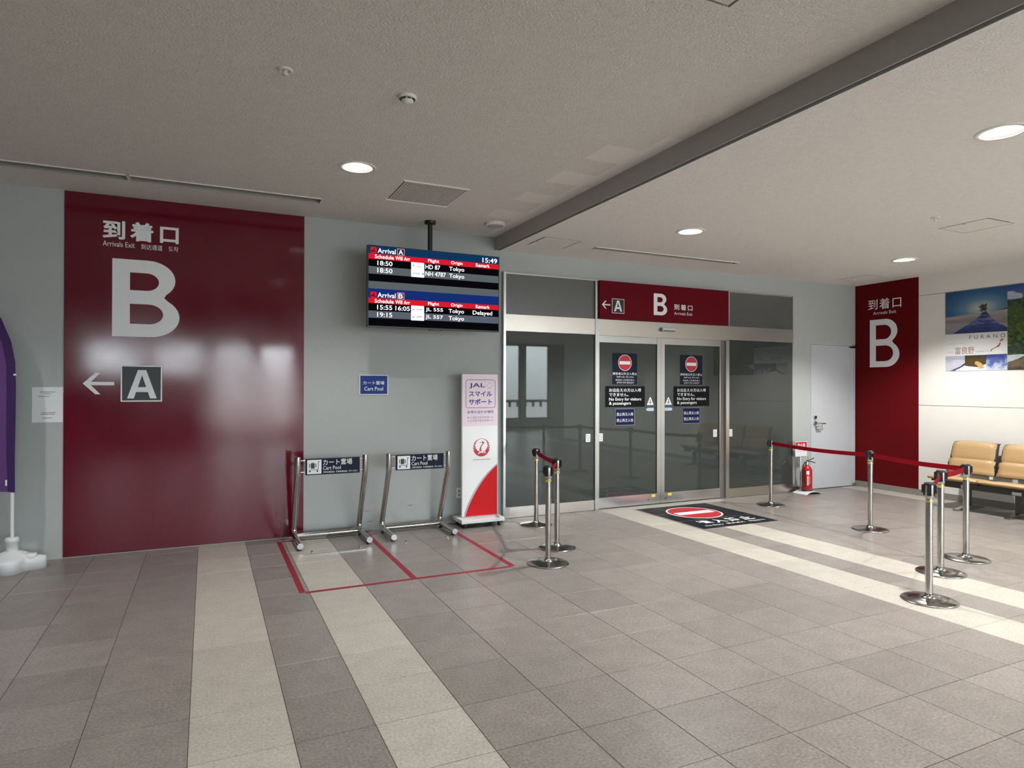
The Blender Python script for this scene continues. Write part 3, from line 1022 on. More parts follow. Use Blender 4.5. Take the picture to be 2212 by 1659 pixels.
band(E_BLU, 2.964, 3.044)
band(E_RED, 2.908, 2.964)
band(E_GRY, 2.756, 2.833)
band(E_GRY, 2.605, 2.680)
band(E_BLU2, 2.508, 2.605)
band(E_RED, 2.453, 2.508)
band(E_GRYB, 2.302, 2.376)


def st(s, x0, x1, z0, z1, b=0.012, m=E_WHT):
    text(s, m, sc, P_, x0, x1, z0, z1, b, d=0.004)


for (lab, dz) in (('A', 0.0), ('B', -0.4585)):
    flat('plane_icon', E_RED, sc, P_, [rrect(1.520, 1.583, 2.968 + dz, 3.030 + dz, 0.012)], d=0.0032)
    flat('plane_icon', emat('screen_maroon', (0.10, 0.004, 0.01), 1), sc, P_, [[(1.522, 2.998 + dz), (1.545, 2.996 + dz), (1.553, 3.018 + dz), (1.560, 3.018 + dz), (1.558, 2.992 + dz), (1.580, 2.984 + dz), (1.580, 2.978 + dz), (1.545, 2.983 + dz), (1.530, 2.976 + dz)]], d=0.0042)
    st('Arrival', 1.592, 1.782, 2.974 + dz, 3.024 + dz)
    flat('lettering_border', E_ORG, sc, P_, [rect(1.797, 1.876, 2.968 + dz, 3.037 + dz), rect(1.802, 1.871, 2.973 + dz, 3.032 + dz)], d=0.003)
    st(lab, 1.812, 1.861, 2.978 + dz, 3.026 + dz)
    st('Schedule', 1.563, 1.762, 2.917 + dz, 2.957 + dz)
    st('Will Arr', 1.779, 1.937, 2.917 + dz, 2.957 + dz)
    st('Flight', 2.134, 2.258, 2.914 + dz, 2.957 + dz)
    st('Origin', 2.394, 2.527, 2.914 + dz, 2.957 + dz)
    st('Remark', 2.683, 2.850, 2.919 + dz, 2.957 + dz)
st('15:49', 2.762, 2.940, 2.973, 3.026)
st('18:50', 1.590, 1.748, 2.847, 2.895)
st('18:50', 1.590, 1.748, 2.772, 2.820)
st('HD 87', 2.104, 2.270, 2.849, 2.897)
st('NH 4787', 2.104, 2.334, 2.776, 2.824)
st('Tokyo', 2.372, 2.547, 2.838, 2.895)
st('Tokyo', 2.372, 2.547, 2.762, 2.819)
st('15:55', 1.589, 1.747, 2.390, 2.438)
st('16:05', 1.780, 1.936, 2.390, 2.438)
st('19:15', 1.589, 1.747, 2.314, 2.362)
st('JL 555', 2.108, 2.304, 2.390, 2.438)
st('JL 557', 2.108, 2.304, 2.312, 2.360)
st('Tokyo', 2.367, 2.546, 2.380, 2.437)
st('Tokyo', 2.367, 2.546, 2.302, 2.359)
st('Delayed', 2.647, 2.880, 2.376, 2.434)
E_TXT = emat('screen_dark_text', (0.02, 0.02, 0.025), 1)
for z0, z1 in ((2.754, 2.909), (2.295, 2.451)):
    flat('logo_tile', E_WHT, sc, P_, [rrect(1.949, 2.092, z0, z1, 0.006)], d=0.0034)
st('AIRDO', 2.005, 2.082, 2.860, 2.876, 0.0, E_TXT)
flat('logo_mark', emat('screen_cyan', (0.25, 0.60, 0.75), 1), sc, P_, [rect(1.962, 1.986, 2.868, 2.886)], d=0.0045)
flat('logo_mark', emat('screen_lemon', (0.85, 0.80, 0.2), 1), sc, P_, [rect(1.962, 1.986, 2.850, 2.868)], d=0.0045)
text('ANA', E_TXT, sc, P_, 1.962, 2.04, 2.786, 2.802, 0.01, d=0.0045, shear=0.3)
flat('logo_mark', E_TXT, sc, P_, [rect(2.068, 2.088, 2.786, 2.797)], d=0.0045)
for z in (2.400, 2.322):
    flat('logo_mark', emat('screen_rose', (0.45, 0.10, 0.14), 1), sc, P_, [circ(1.975, z + 0.012, 0.012, 20), circ(1.975, z + 0.016, 0.007, 20)], d=0.0045)
    text('JAL', E_TXT, sc, P_, 2.002, 2.078, z, z + 0.022, 0.01, d=0.0045, shear=0.3)

# ================================================================== CART RACKS
RT = 0.029


def cart_rack(xl, xr, label, bar):
    t = thing('cart_rack', ((xl + xr) / 2, 6.8, 0), label, 'cart rack', 'tubular cart racks by the wall')
    for x in (xl, xr):
        pts = [(x, 6.55, 0.048), (x, 6.75, 0.048), (x, 6.96, 0.050), (x, 7.02, 0.062), (x, 7.045, 0.095), (x, 7.04, 0.14), (x, 6.83, 0.58), (x, 6.775, 0.685), (x, 6.765, 0.72), (x, 6.765, 0.888)]
        MB().tube(pts, RT, 16).build('side_tube', M_CHROME, t)
        MB().tube([(x, 6.543, 0.048), (x, 6.55, 0.048)], RT * 1.03, 16).build('end_cap', M_STEEL, t)
        for z in (0.735, 0.85):
            s = 1 if x == xl else -1
            MB().tube([(x, 6.765, z), (x + s * 0.085, 6.765, z)], 0.008, 8).build('bracket', M_CHROME, t)
        for y in (6.60, 7.0):
            MB().lathe([(0.02, 0), (0.02, 0.02)], (x, y, 0), 12).build('foot', M_BLACK, t)
    MB().tube([(xl, 7.0, 0.055), (xr, 7.0, 0.055)], RT * 0.95, 16).build('cross_tube', M_CHROME, t)
    if bar:
        bx(xl - 0.03, xr - 0.02, 6.372, 6.384, 0, 0.006).build('floor_bar', M_CHROME, t)
    for f in (0.14, 0.82):
        MB().lathe([(0.008, 0), (0.008, 0.03), (0.0, 0.032)], (xl + f * (xr - xl), 6.43, 0), 12).build('floor_bolt', M_CHROME, t)
    a, b = xl + 0.073, xr - 0.060
    pl = bx(a, b, 6.745, 6.765, 0.706, 0.868).build('sign_plate', M_NAVY, t)
    P = ('N', 6.745)
    wd = b - a
    flat('pictogram_field', M_LETT, pl, P, [rect(a + 0.015, a + 0.153, 0.716, 0.857)])
    q = a + 0.015
    for (u0, u1, v0, v1) in ((0.018, 0.026, 0.065, 0.105), (0.034, 0.072, 0.055, 0.108), (0.080, 0.088, 0.065, 0.105), (0.015, 0.108, 0.040, 0.045), (0.104, 0.109, 0.040, 0.124), (0.109, 0.124, 0.118, 0.124)):
        flat('pictogram', M_LETTD, pl, P, [rect(q + u0, q + u1, 0.716 + v0, 0.716 + v1)], d=0.003)
    flat('pictogram', M_LETTD, pl, P, [rect(q + 0.044, q + 0.062, 0.716 + 0.108, 0.716 + 0.116), rect(q + 0.047, q + 0.059, 0.716 + 0.108, 0.716 + 0.113)], d=0.003)
    for u in (0.026, 0.098):
        flat('pictogram', M_LETTD, pl, P, [circ(q + u, 0.716 + 0.027, 0.009, 16)], d=0.003)
    text('カート置場', M_LETT, pl, P, a + 0.168, a + 0.460, 0.797, 0.858, 0.008)
    text('Cart Pool', M_LETT, pl, P, a + 0.168, a + 0.345, 0.752, 0.790, 0.004)
    text('手推车置放处  手推車置放處  카트 보관소', M_LETT, pl, P, a + 0.170, a + 0.515, 0.720, 0.738, 0.004)
    return t


cart_rack(0.826, 1.497, 'steel tube cart rack standing in front of the red panel edge', True)
cart_rack(1.747, 2.410, 'steel tube cart rack nearer the tall white signboard', False)

# red tape on the floor
mb = MB()
zt = 0.0016
for r in ((0.655, 0.700, 5.235, 7.04), (1.548, 1.596, 5.245, 7.00), (2.452, 2.500, 5.235, 7.0), (0.70, 2.452, 5.205, 5.248), (0.70, 0.80, 7.0, 7.04), (1.596, 1.66, 6.97, 7.0)):
    mb.box(r[0], r[1], r[2], r[3], -0.001, zt)
tag(mb.build('floor_tape', M_TAPE), 'red tape marking two bays on the floor under the cart racks', 'floor marking')

# ================================================================== TALL SIGNBOARD
YJ = 6.95
t = thing('standing_signboard', (2.87, YJ, 0), 'tall white and pink signboard on casters with a red corner and crane emblem', 'signboard')
bx(2.645, 3.085, YJ, YJ + 0.04, 0.105, 1.738).build('board', M_TRIMW, t)
bx(2.585, 3.110, 6.80, 7.14, 0.055, 0.100).build('base', M_WPL, t, bevel=0.006)
bx(2.60, 3.095, 6.82, 7.12, 0.045, 0.055).build('base_underside', M_BLACK, t)
for x in (2.64, 3.06):
    for y in (6.85, 7.09):
        MB().tube([(x - 0.012, y, 0.024), (x + 0.012, y, 0.024)], 0.024, 16).build('caster', M_BLACK, t)
P_ = ('N', YJ)
flat('pink_print', M_PINK, t, P_, [rect(2.652, 3.082, 1.142, 1.732)], d=0.0008)
flat('white_print', M_PRINTW, t, P_, [rect(2.652, 3.082, 0.108, 1.142)], d=0.0008)
arc = []
for k in range(13):
    s = k / 12
    # quarter sweep from bottom left to the right edge
    arc.append((2.662 + (3.082 - 2.662) * s, 0.108 + 0.60 * (s ** 0.80) * (0.72 + 0.28 * s)))
arc = [(2.662, 0.108), (2.68, 0.170), (2.705, 0.235), (2.740, 0.305), (2.785, 0.385), (2.840, 0.465), (2.900, 0.540), (2.960, 0.603), (3.020, 0.655), (3.082, 0.702)]
flat('grey_swoosh', mat('silver_print', (0.42, 0.38, 0.44), 0.4), t, P_, [arc + [(3.082, 0.684), (3.020, 0.634), (2.962, 0.580), (2.905, 0.515), (2.848, 0.440), (2.80, 0.365), (2.757, 0.288), (2.722, 0.215), (2.70, 0.160), (2.685, 0.108)]], d=0.0016)
flat('red_corner', M_REDP, t, P_, [[(2.672, 0.108)] + [(x + 0.010, z - 0.012) for x, z in arc[1:-1]] + [(3.082, 0.692), (3.082, 0.108)]], d=0.0012)
fo = rrect(2.685, 3.055, 1.350, 1.677, 0.028)
fi = rrect(2.690, 3.050, 1.355, 1.672, 0.024)
flat('frame_line', M_INDIGO, t, P_, [fo, fi])
text('JAL', M_INDIGO, t, P_, 2.725, 2.928, 1.574, 1.637, 0.022)
text('スマイル', M_INDIGO, t, P_, 2.723, 3.013, 1.482, 1.544, 0.03)
text('サポート', M_INDIGO, t, P_, 2.723, 3.013, 1.389, 1.456, 0.03)
text('お待ち合わせ場所', M_INDIGO, t, P_, 2.706, 3.032, 1.285, 1.322, 0.012)
text('キッズおでかけサポート', M_INDIGO, t, P_, 2.706, 3.033, 1.227, 1.255, 0.006)
text('シニアおでかけサポート', M_INDIGO, t, P_, 2.706, 3.033, 1.190, 1.218, 0.006)
# small smiling mark
for (u, v) in ((2.947, 1.607), (3.015, 1.607)):
    flat('smile_mark', M_INDIGO, t, P_, [circ(u, v, 0.0045, 12)])
sm = [(2.981 + 0.022 * math.cos(math.radians(a)), 1.592 + 0.014 * math.sin(math.radians(a))) for a in range(200, 345, 12)]
flat('smile_mark', M_INDIGO, t, P_, [sm + [(x, z + 0.004) for x, z in sm[::-1]]])
flat('smile_mark', M_INDIGO, t, P_, [[(2.967, 1.630), (2.990, 1.637), (2.998, 1.632), (2.990, 1.640), (2.970, 1.634)]])
# crane emblem
cx, cz, er = 2.881, 0.893, 0.104
def em(pts):
    return [(cx + er * x, cz + er * z) for x, z in pts]
outer = [(math.sin(math.radians(a)), math.cos(math.radians(a))) for a in range(0, 360, 6)]
inner = [(0.0 + 0.74 * math.sin(math.radians(a)), 0.24 + 0.72 * math.cos(math.radians(a))) for a in range(0, 360, 8)]
flat('emblem', M_CRIMP, t, P_, [em(outer), em(inner)], d=0.0016)
neck = [(-0.26, -0.42), (-0.22, -0.10), (-0.08, 0.18), (0.10, 0.42), (0.16, 0.52), (-0.02, 0.54), (-0.50, 0.555), (0.02, 0.60), (0.14, 0.70), (0.26, 0.62), (0.38, 0.54), (0.28, 0.44), (0.14, 0.30), (0.00, 0.08), (-0.04, -0.12), (0.04, -0.42)]
flat('emblem', M_CRIMP, t, P_, [em(neck)], d=0.0018)
for s in (-1, 1):
    for (a0, ln) in ((64, 0.34), (78, 0.27), (92, 0.20)):
        a, b = math.radians(a0), math.radians(a0 + 5)
        flat('feather_gap', M_PRINTW, t, P_, [em([(s * 1.02 * math.sin(a), 1.02 * math.cos(a)), (s * 1.02 * math.sin(b), 1.02 * math.cos(b)), (s * (1 - ln) * math.sin(b + 0.30), (1 - ln) * math.cos(b + 0.30))])], d=0.0021)
text('JAL', M_PRINTW, t, P_, 2.831, 2.941, 0.818, 0.853, 0.03, shear=0.35, d=0.0021)
text('JAPAN AIRLINES', M_LETTD, t, P_, 2.772, 2.993, 0.744, 0.760, 0.01, shear=0.35)

# ================================================================== PURPLE FEATHER FLAG
FX, FY = -1.515, 6.92
t = thing('feather_flag', (FX, FY, 0), 'purple feather flag on a white water-filled base at the left edge', 'flag')
mb = MB()
prof = []
N = 72
ring = []
for k in range(N):
    a = 2 * PI * k / N
    r = 0.205 + 0.045 * math.cos(4 * a)
    ring.append((r * math.cos(a) * 1.0, r * math.sin(a) * 0.78))
lv = [(1.0, 0.0), (1.0, 0.085), (0.97, 0.105), (0.78, 0.118), (0.55, 0.14), (0.30, 0.165), (0.16, 0.172)]
vs = []
for f_, z in lv:
    for (x, y) in ring:
        if f_ < 0.9:
            rr = math.hypot(x, y)
            tx, ty = x / rr * 0.215, y / rr * 0.165
            k = min(1, (0.97 - f_) / 0.35)
            x2, y2 = x * (1 - k) + tx * k, y * (1 - k) + ty * k
        else:
            x2, y2 = x, y
        vs.append((FX + x2 * f_, FY + y2 * f_, z))
fs = []
for i in range(len(lv) - 1):
    for k in range(N):
        a, b = i * N + k, i * N + (k + 1) % N
        fs.append((a, b, b + N, a + N))
fs.append(tuple(range(N))[::-1])
fs.append(tuple(range((len(lv) - 1) * N, len(lv) * N)))
MB().add(vs, fs, True).build('water_base', M_WPL, t)
MB().lathe([(0.045, 0.0), (0.045, 0.03), (0.0, 0.032)], (FX + 0.14, FY - 0.03, 0.11), 20).build('filler_cap', M_WPL, t, fixn=False)
MB().lathe([(0.046, 0.15), (0.046, 0.235), (0.052, 0.236), (0.052, 0.275), (0.044, 0.285), (0.018, 0.286)], (FX, FY, 0), 24).build('collar', M_WPL, t, fixn=False)
pole = [(FX, FY, 0.28), (FX, FY, 0.69), (FX, FY, 1.2), (FX + 0.004, FY, 1.60), (FX - 0.002, FY, 1.80), (FX - 0.03, FY, 1.97), (FX - 0.095, FY, 2.16), (FX - 0.20, FY, 2.34), (FX - 0.33, FY, 2.48), (FX - 0.47, FY, 2.56)]
MB().tube(pole, 0.0145, 12).build('pole', M_WPL, t)
edge = [(FX + 0.022, 0.672), (FX + 0.020, 1.0), (FX + 0.024, 1.30), (FX + 0.025, 1.60), (FX + 0.019, 1.80), (FX - 0.010, 1.975), (FX - 0.078, 2.165), (FX - 0.185, 2.35), (FX - 0.32, 2.495), (FX - 0.47, 2.578)]
sl = [(FX - 0.028, 0.680), (FX - 0.040, 1.0), (FX - 0.042, 1.30), (FX - 0.040, 1.60), (FX - 0.046, 1.79), (FX - 0.072, 1.95), (FX - 0.135, 2.13), (FX - 0.235, 2.30), (FX - 0.36, 2.44), (FX - 0.47, 2.52)]
out = [(FX - 0.47, 0.72), (FX - 0.50, 1.0), (FX - 0.51, 1.30), (FX - 0.52, 1.60), (FX - 0.52, 1.80), (FX - 0.52, 1.95), (FX - 0.51, 2.13), (FX - 0.50, 2.30), (FX - 0.49, 2.44), (FX - 0.475, 2.52)]


def strip(a, b, nseg, yo, rip):
    vs, fs = [], []
    n = len(a)
    for side in (-1, 1):
        for i in range(n):
            for k in range(nseg + 1):
                s = k / nseg
                x = a[i][0] * (1 - s) + b[i][0] * s
                z = a[i][1] * (1 - s) + b[i][1] * s
                vs.append((x, FY + yo + rip * math.sin(s * 7 + z * 2.5) * min(1, s * 3) + side * 0.0012, z))
    m_ = nseg + 1
    for side in (0, 1):
        for i in range(n - 1):
            for k in range(nseg):
                q = side * n * m_ + i * m_ + k
                fs.append((q, q + 1, q + 1 + m_, q + m_))
    return MB().add(vs, fs, True)


strip(edge, sl, 4, -0.017, 0.0).build('pole_sleeve', M_PURD, t)
strip(sl, out, 10, -0.017, 0.015).build('sail', M_PUR, t)
bx(FX + 0.008, FX + 0.026, FY - 0.022, FY + 0.012, 1.682, 1.698).build('strap', M_WPL, t)
bx(FX - 0.045, FX - 0.033, FY - 0.022, FY - 0.019, 0.735, 0.785).build('cloth_tag', M_WPL, t)

# ================================================================== BELT STANCHIONS
ST = [(3.463, 6.695), (3.155, 5.648), (2.802, 5.179), (6.931, 6.477), (6.762, 4.896), (6.431, 3.688), (5.748, 3.504), (4.920, 3.084)]
SL = ['belt post farthest back of the three left of the doors, beside the fixed glass', 'middle belt post of the three left of the doors',
      'front belt post of the three left of the doors', 'belt post nearest the fire extinguisher', 'belt post in front of the narrow red wall panel',
      'belt post in front of the tan seats where the belt turns', 'belt post second from the front at the right', 'frontmost belt post at the right, nearest the viewer']


def stanchion0():
    t = thing('belt_stanchion', (0, 0, 0), '', 'stanchion', 'steel belt stanchions')
    MB().lathe([(0.0, 0.0), (0.188, 0.0), (0.190, 0.006), (0.182, 0.011), (0.10, 0.017), (0.055, 0.024), (0.036, 0.034), (0.030, 0.050)], (0, 0, 0), 56).build('base', M_BASE, t, fixn=False)
    MB().tube([(0, 0, 0.03), (0, 0, 0.775)], 0.0255, 28).build('pole', M_POLE, t)
    MB().lathe([(0.0265, 0.765), (0.028, 0.768), (0.033, 0.785), (0.033, 0.872)], (0, 0, 0), 32).build('head', M_CHROME, t, fixn=False)
    MB().lathe([(0.0345, 0.868), (0.0345, 0.880), (0.030, 0.885), (0.0, 0.886)], (0, 0, 0), 32).build('cap', M_BLACK, t, fixn=False)
    for a in (0.6, 0.6 + PI / 2, 0.6 + PI, 0.6 + 3 * PI / 2):
        c, s = math.cos(a), math.sin(a)
        mb = MB()
        for (r0, r1, hw, z0, z1) in ((0.026, 0.038, 0.014, 0.790, 0.872), (0.036, 0.049, 0.011, 0.808, 0.868)):
            vs = [(c * r - s * w_, s * r + c * w_, z) for z in (z0, z1) for r in (r0, r1) for w_ in (-hw, hw)]
            mb.add(vs, [(0, 1, 3, 2), (4, 6, 7, 5), (0, 4, 5, 1), (2, 3, 7, 6), (0, 2, 6, 4), (1, 5, 7, 3)])
        mb.build('belt_slot', M_BLACK, t)
    for z in (0.742, 0.753):
        MB().lathe([(0.0255, z - 0.003), (0.029, z), (0.0255, z + 0.003)], (0, 0, 0), 24).build('yellow_cord', M_YEL, t, fixn=False)
    return t


s0 = stanchion0()
posts = []
for i, (x, y) in enumerate(ST):
    o = s0 if i == 0 else copy_tree(s0)
    o.location = (x, y, 0)
    o['label'] = SL[i]
    posts.append(o)


def belt(i, j):
    a, b = Vector((*ST[i], 0)), Vector((*ST[j], 0))
    d = (b - a).normalized()
    n = Vector((-d.y, d.x, 0)) * 0.0012
    p, q = a + d * 0.034, b - d * 0.034
    L = 12
    vs, fs = [], []
    for k in range(L + 1):
        s = k / L
        c = p.lerp(q, s)
        z = 0.838 - 0.02 * math.sin(PI * s) * min(1.0, (q - p).length / 1.6)
        for (sg, dz) in ((-1, -0.0235), (1, -0.0235), (1, 0.0235), (-1, 0.0235)):
            vs.append((c.x + n.x * sg - a.x, c.y + n.y * sg - a.y, z + dz))
    for k in range(L):
        for e in range(4):
            u, v = k * 4 + e, k * 4 + (e + 1) % 4
            fs.append((u, v, v + 4, u + 4))
    m_ = MB()
    m_.add(vs, fs)
    o = m_.build('belt', M_BELT, None)
    o.parent = posts[i]
    # clip at the far end
    mb = MB().box(-0.012, 0.014, -0.008, 0.008, -0.032, 0.032)
    c_ = mb.build('belt_clip', M_BLACK, None)
    c_.parent = posts[i]
    c_.location = (q.x - a.x - d.x * 0.012, q.y - a.y - d.y * 0.012, 0.838)
    c_.rotation_euler = (0, 0, math.atan2(d.y, d.x))


for i, j in ((0, 1), (2, 1), (3, 4), (4, 5), (6, 5), (7, 6)):
    belt(i, j)

# ================================================================== FLOOR STICKER
t = thing('floor_sticker', (5.64, 6.33, 0), 'black no-entry floor sticker with a red disc in front of the sliding doors', 'floor sticker')
zf = 0.0012
fl = MB()
gx = [5.068, 5.36, 5.79, 6.212]
gy = [5.690, 6.115, 6.553, 6.970]
for i in range(3):
    for j in range(3):
        c0 = 0.004
        bx(gx[i] + (c0 if i else 0), gx[i + 1] - (c0 if i < 2 else 0), gy[j] + (c0 if j else 0), gy[j + 1] - (c0 if j < 2 else 0), -0.001, zf).build('film', M_MAT, t)
P_ = ('F', zf)
no_entry(t, P_, 5.615, 6.485, 0.352)
for s, a, b in (('進', 5.25, 5.42), ('入', 5.46, 5.63), ('禁', 5.67, 5.84), ('止', 5.88, 6.05)):
    text(s, M_LETT, t, P_, a, b, 5.885, 6.055, 0.025, d=0.0018)
text('No Entry   禁止进入   진입금지', M_LETT, t, P_, 5.20, 6.10, 5.775, 5.835, 0.01, d=0.0018)

# ================================================================== FIRE EXTINGUISHER
EX, EY = 8.20, 6.97
t = thing('extinguisher_stand', (EX, EY, 0), 'white arched extinguisher stand with a red and white sign plate', 'stand')
mb = MB()
arch = []
for k in range(13):
    s = -1 + 2 * k / 12
    arch.append((EX + 0.155 * s, 0.038 * (1 - abs(s) ** 2.2) + 0.004))
mb.prism(arch + [(x, z - 0.004) for x, z in arch[::-1]], 'y', EY - 0.13, EY + 0.13)
mb.build('base', M_WPL, t)
bx(EX - 0.012, EX + 0.012, 7.085, 7.092, 0.02, 0.60).build('post', M_WPL, t)
pl = bx(EX - 0.125, EX + 0.125, 7.076, 7.086, 0.545, 0.770).build('sign_plate', M_WPL, t)
flat('red_field', M_REDP, pl, ('N', 7.076), [rect(EX - 0.118, EX + 0.118, 0.668, 0.763)], d=0.001)
text('消火器', M_LETT, pl, ('N', 7.076), EX - 0.085, EX + 0.085, 0.685, 0.745, 0.01, d=0.002)
text('使い方', M_TXTG, pl, ('N', 7.076), EX - 0.085, EX + 0.085, 0.615, 0.650, 0.01, d=0.002)
bx(EX + 0.02, EX + 0.10, 7.077, 7.086, 0.540, 0.546).build('plate_edge', M_DSTEEL, t)
t = thing('fire_extinguisher', (EX, EY, 0.042), 'red fire extinguisher with a black hose beside the grey door', 'fire extinguisher')
c_ = (EX, EY, 0.043)
MB().lathe([(0.0, 0.0), (0.070, 0.0), (0.074, 0.006), (0.074, 0.30), (0.066, 0.335), (0.045, 0.362), (0.026, 0.375), (0.026, 0.392)], c_, 36).build('cylinder', M_EXT, t, fixn=False)
MB().lathe([(0.076, -0.001), (0.077, 0.012), (0.074, 0.014)], c_, 36).build('base_rim', M_BLACK, t, fixn=False)
MB().lathe([(0.024, 0.390), (0.022, 0.43), (0.018, 0.45), (0.0, 0.452)], c_, 20).build('valve', M_STEEL, t, fixn=False)
MB().tube([(EX - 0.02, EY - 0.01, 0.495), (EX + 0.03, EY - 0.03, 0.505), (EX + 0.09, EY - 0.05, 0.535)], 0.007, 8).build('squeeze_lever', M_BLACK, t)
MB().tube([(EX - 0.015, EY - 0.01, 0.482), (EX + 0.05, EY - 0.035, 0.480), (EX + 0.11, EY - 0.055, 0.460)], 0.007, 8).build('carry_handle', M_BLACK, t)
MB().tube([(EX + 0.01, EY - 0.01, 0.535), (EX + 0.03, EY - 0.01, 0.54)], 0.012, 10).build('safety_pin', M_YEL, t)
MB().tube([(EX - 0.015, EY, 0.470), (EX - 0.055, EY - 0.01, 0.468), (EX - 0.095, EY - 0.015, 0.425), (EX - 0.108, EY - 0.015, 0.36), (EX - 0.102, EY - 0.015, 0.28), (EX - 0.088, EY - 0.015, 0.20)], 0.0095, 10).build('hose', M_BLACK, t)
MB().tube([(EX - 0.088, EY - 0.015, 0.20), (EX - 0.086, EY - 0.015, 0.12)], [0.010, 0.015], 12).build('nozzle', M_BLACK, t)
# labels wrapped on the cylinder
def wrap(name, m, a0, a1, z0, z1, r=0.0746):
    n = 10
    vs = []
    for k in range(n + 1):
        a = math.radians(a0 + (a1 - a0) * k / n)
        for z in (z0, z1):
            vs.append((EX + r * math.cos(a), EY + r * math.sin(a), z))
    MB().add(vs, [(2 * k, 2 * k + 2, 2 * k + 3, 2 * k + 1) for k in range(n)], True).build(name, m, t, fixn=False)
wrap('round_label', M_LETT, 215, 245, 0.290, 0.345)
wrap('print_label', mat('pale_pink_label', (0.75, 0.62, 0.60), 0.5), 222, 238, 0.13, 0.27, 0.0748)
wrap('print_label', mat('rose_label', (0.62, 0.20, 0.20), 0.5), 246, 256, 0.15, 0.26, 0.0748)

# ================================================================== WAITING BENCH
t = thing('waiting_bench', (9.1, 4.6, 0), 'row of tan vinyl waiting seats on a steel beam by the white wall', 'bench')
PITCH_S, Y1 = 0.625, 5.56


def seat_part(yc, prof, wfun, name, m, back=0.03, thick=None):
    """profile of (x,z) swept across the width; wfun(s) half width along the profile"""
    n = len(prof)
    cr = 8
    vs, fs = [], []
    for off in (0, 1):
        for i, (x, z) in enumerate(prof):
            a = prof[max(0, i - 1)]
            b = prof[min(n - 1, i + 1)]
            dx, dz = b[0] - a[0], b[1] - a[1]
            l = math.hypot(dx, dz)
            nx, nz = dz / l, -dx / l       # to the underside/back
            hw = wfun(i / (n - 1))
            for k in range(cr + 1):
                s = -1 + 2 * k / cr
                edge = abs(s) ** 6
                th = (thick or 0.05)
                o = (th if off else 0.016 * edge)
                vs.append((x + nx * o, yc + hw * s, z + nz * o))
    m_ = cr + 1
    for off in (0, 1):
        for i in range(n - 1):
            for k in range(cr):
                q = off * n * m_ + i * m_ + k
                fs.append((q, q + 1, q + 1 + m_, q + m_))
    N_ = n * m_
    for i in range(n - 1):
        for k in (0, cr):
            q = i * m_ + k
            fs.append((q, q + m_, q + m_ + N_, q + N_))
    for k in range(cr):
        for i in (0, n - 1):
            q = i * m_ + k
            fs.append((q, q + 1, q + 1 + N_, q + N_))
    return MB().add(vs, fs, True).build(name, m, t)


backp = [(9.225, 0.455), (9.250, 0.50), (9.262, 0.55), (9.268, 0.59), (9.285, 0.632), (9.300, 0.640), (9.297, 0.65), (9.300, 0.68), (9.318, 0.74), (9.335, 0.80), (9.352, 0.842), (9.385, 0.868), (9.42, 0.872)]
seatp = [(8.845, 0.375), (8.820, 0.392), (8.822, 0.412), (8.85, 0.425), (8.92, 0.425), (9.02, 0.412), (9.12, 0.402), (9.20, 0.402)]
for k in range(3):
    yc = Y1 - 0.30 - k * PITCH_S
    b = seat_part(yc, backp, lambda s: 0.302 - 0.035 * s - (0.03 * max(0, (s - 0.8) / 0.2) ** 2), 'backrest', M_TAN, thick=0.035)
    s_ = seat_part(yc, seatp, lambda s: 0.308, 'seat', M_TAN, thick=0.05)
    sh = MB()
    bp = [(x + 0.036, z) for x, z in backp]
    hw0, hw1 = 0.300, 0.262
    for sgn in (-1, 1):
        sh.prism([(x - 0.028, z) for x, z in backp[:-1]] + [(x + 0.05, z - 0.01) for x, z in backp[:-1][::-1]], 'x', 0, 0)
    sh = MB()
    n = len(backp)
    vs, fs = [], []
    for i, (x, z) in enumerate(backp):
        hw = 0.306 - 0.036 * i / (n - 1)
        for (dx, s) in ((0.012, -1), (0.012, 1), (0.062, 1), (0.062, -1)):
            vs.append((min(x + dx, 9.47), yc + s * hw, z - 0.012))
    for i in range(n - 1):
        for e in range(4):
            u, v = i * 4 + e, i * 4 + (e + 1) % 4
            fs.append((u, v, v + 4, u + 4))
    fs += [(3, 2, 1, 0), tuple(range((n - 1) * 4, n * 4))]
    MB().add(vs, fs).build('shell', M_BROWN, t)
    bx(8.90, 9.26, yc - 0.29, yc + 0.29, 0.345, 0.368).build('seat_pan', M_BROWN, t)
    bx(9.215, 9.225, yc - 0.30, yc - 0.26, 0.405, 0.44).build('number_tag', M_WPL, t)
bx(9.02, 9.12, 3.62, 5.50, 0.265, 0.345).build('beam', M_DSTEEL, t, bevel=0.008)
for y in (5.18, 4.58, 3.9):
    bx(9.035, 9.105, y - 0.03, y + 0.03, 0.03, 0.27).build('leg', M_DSTEEL, t)
    MB().prism([(8.80, 0.0), (8.80, 0.018), (9.03, 0.05), (9.11, 0.05), (9.38, 0.018), (9.38, 0.0)], 'y', y - 0.035, y + 0.035).build('foot', M_CHROME, t, bevel=0.004)
    bx(9.005, 9.018, y - 0.05, y + 0.05, 0.275, 0.315).build('number_tag', M_WPL, t)

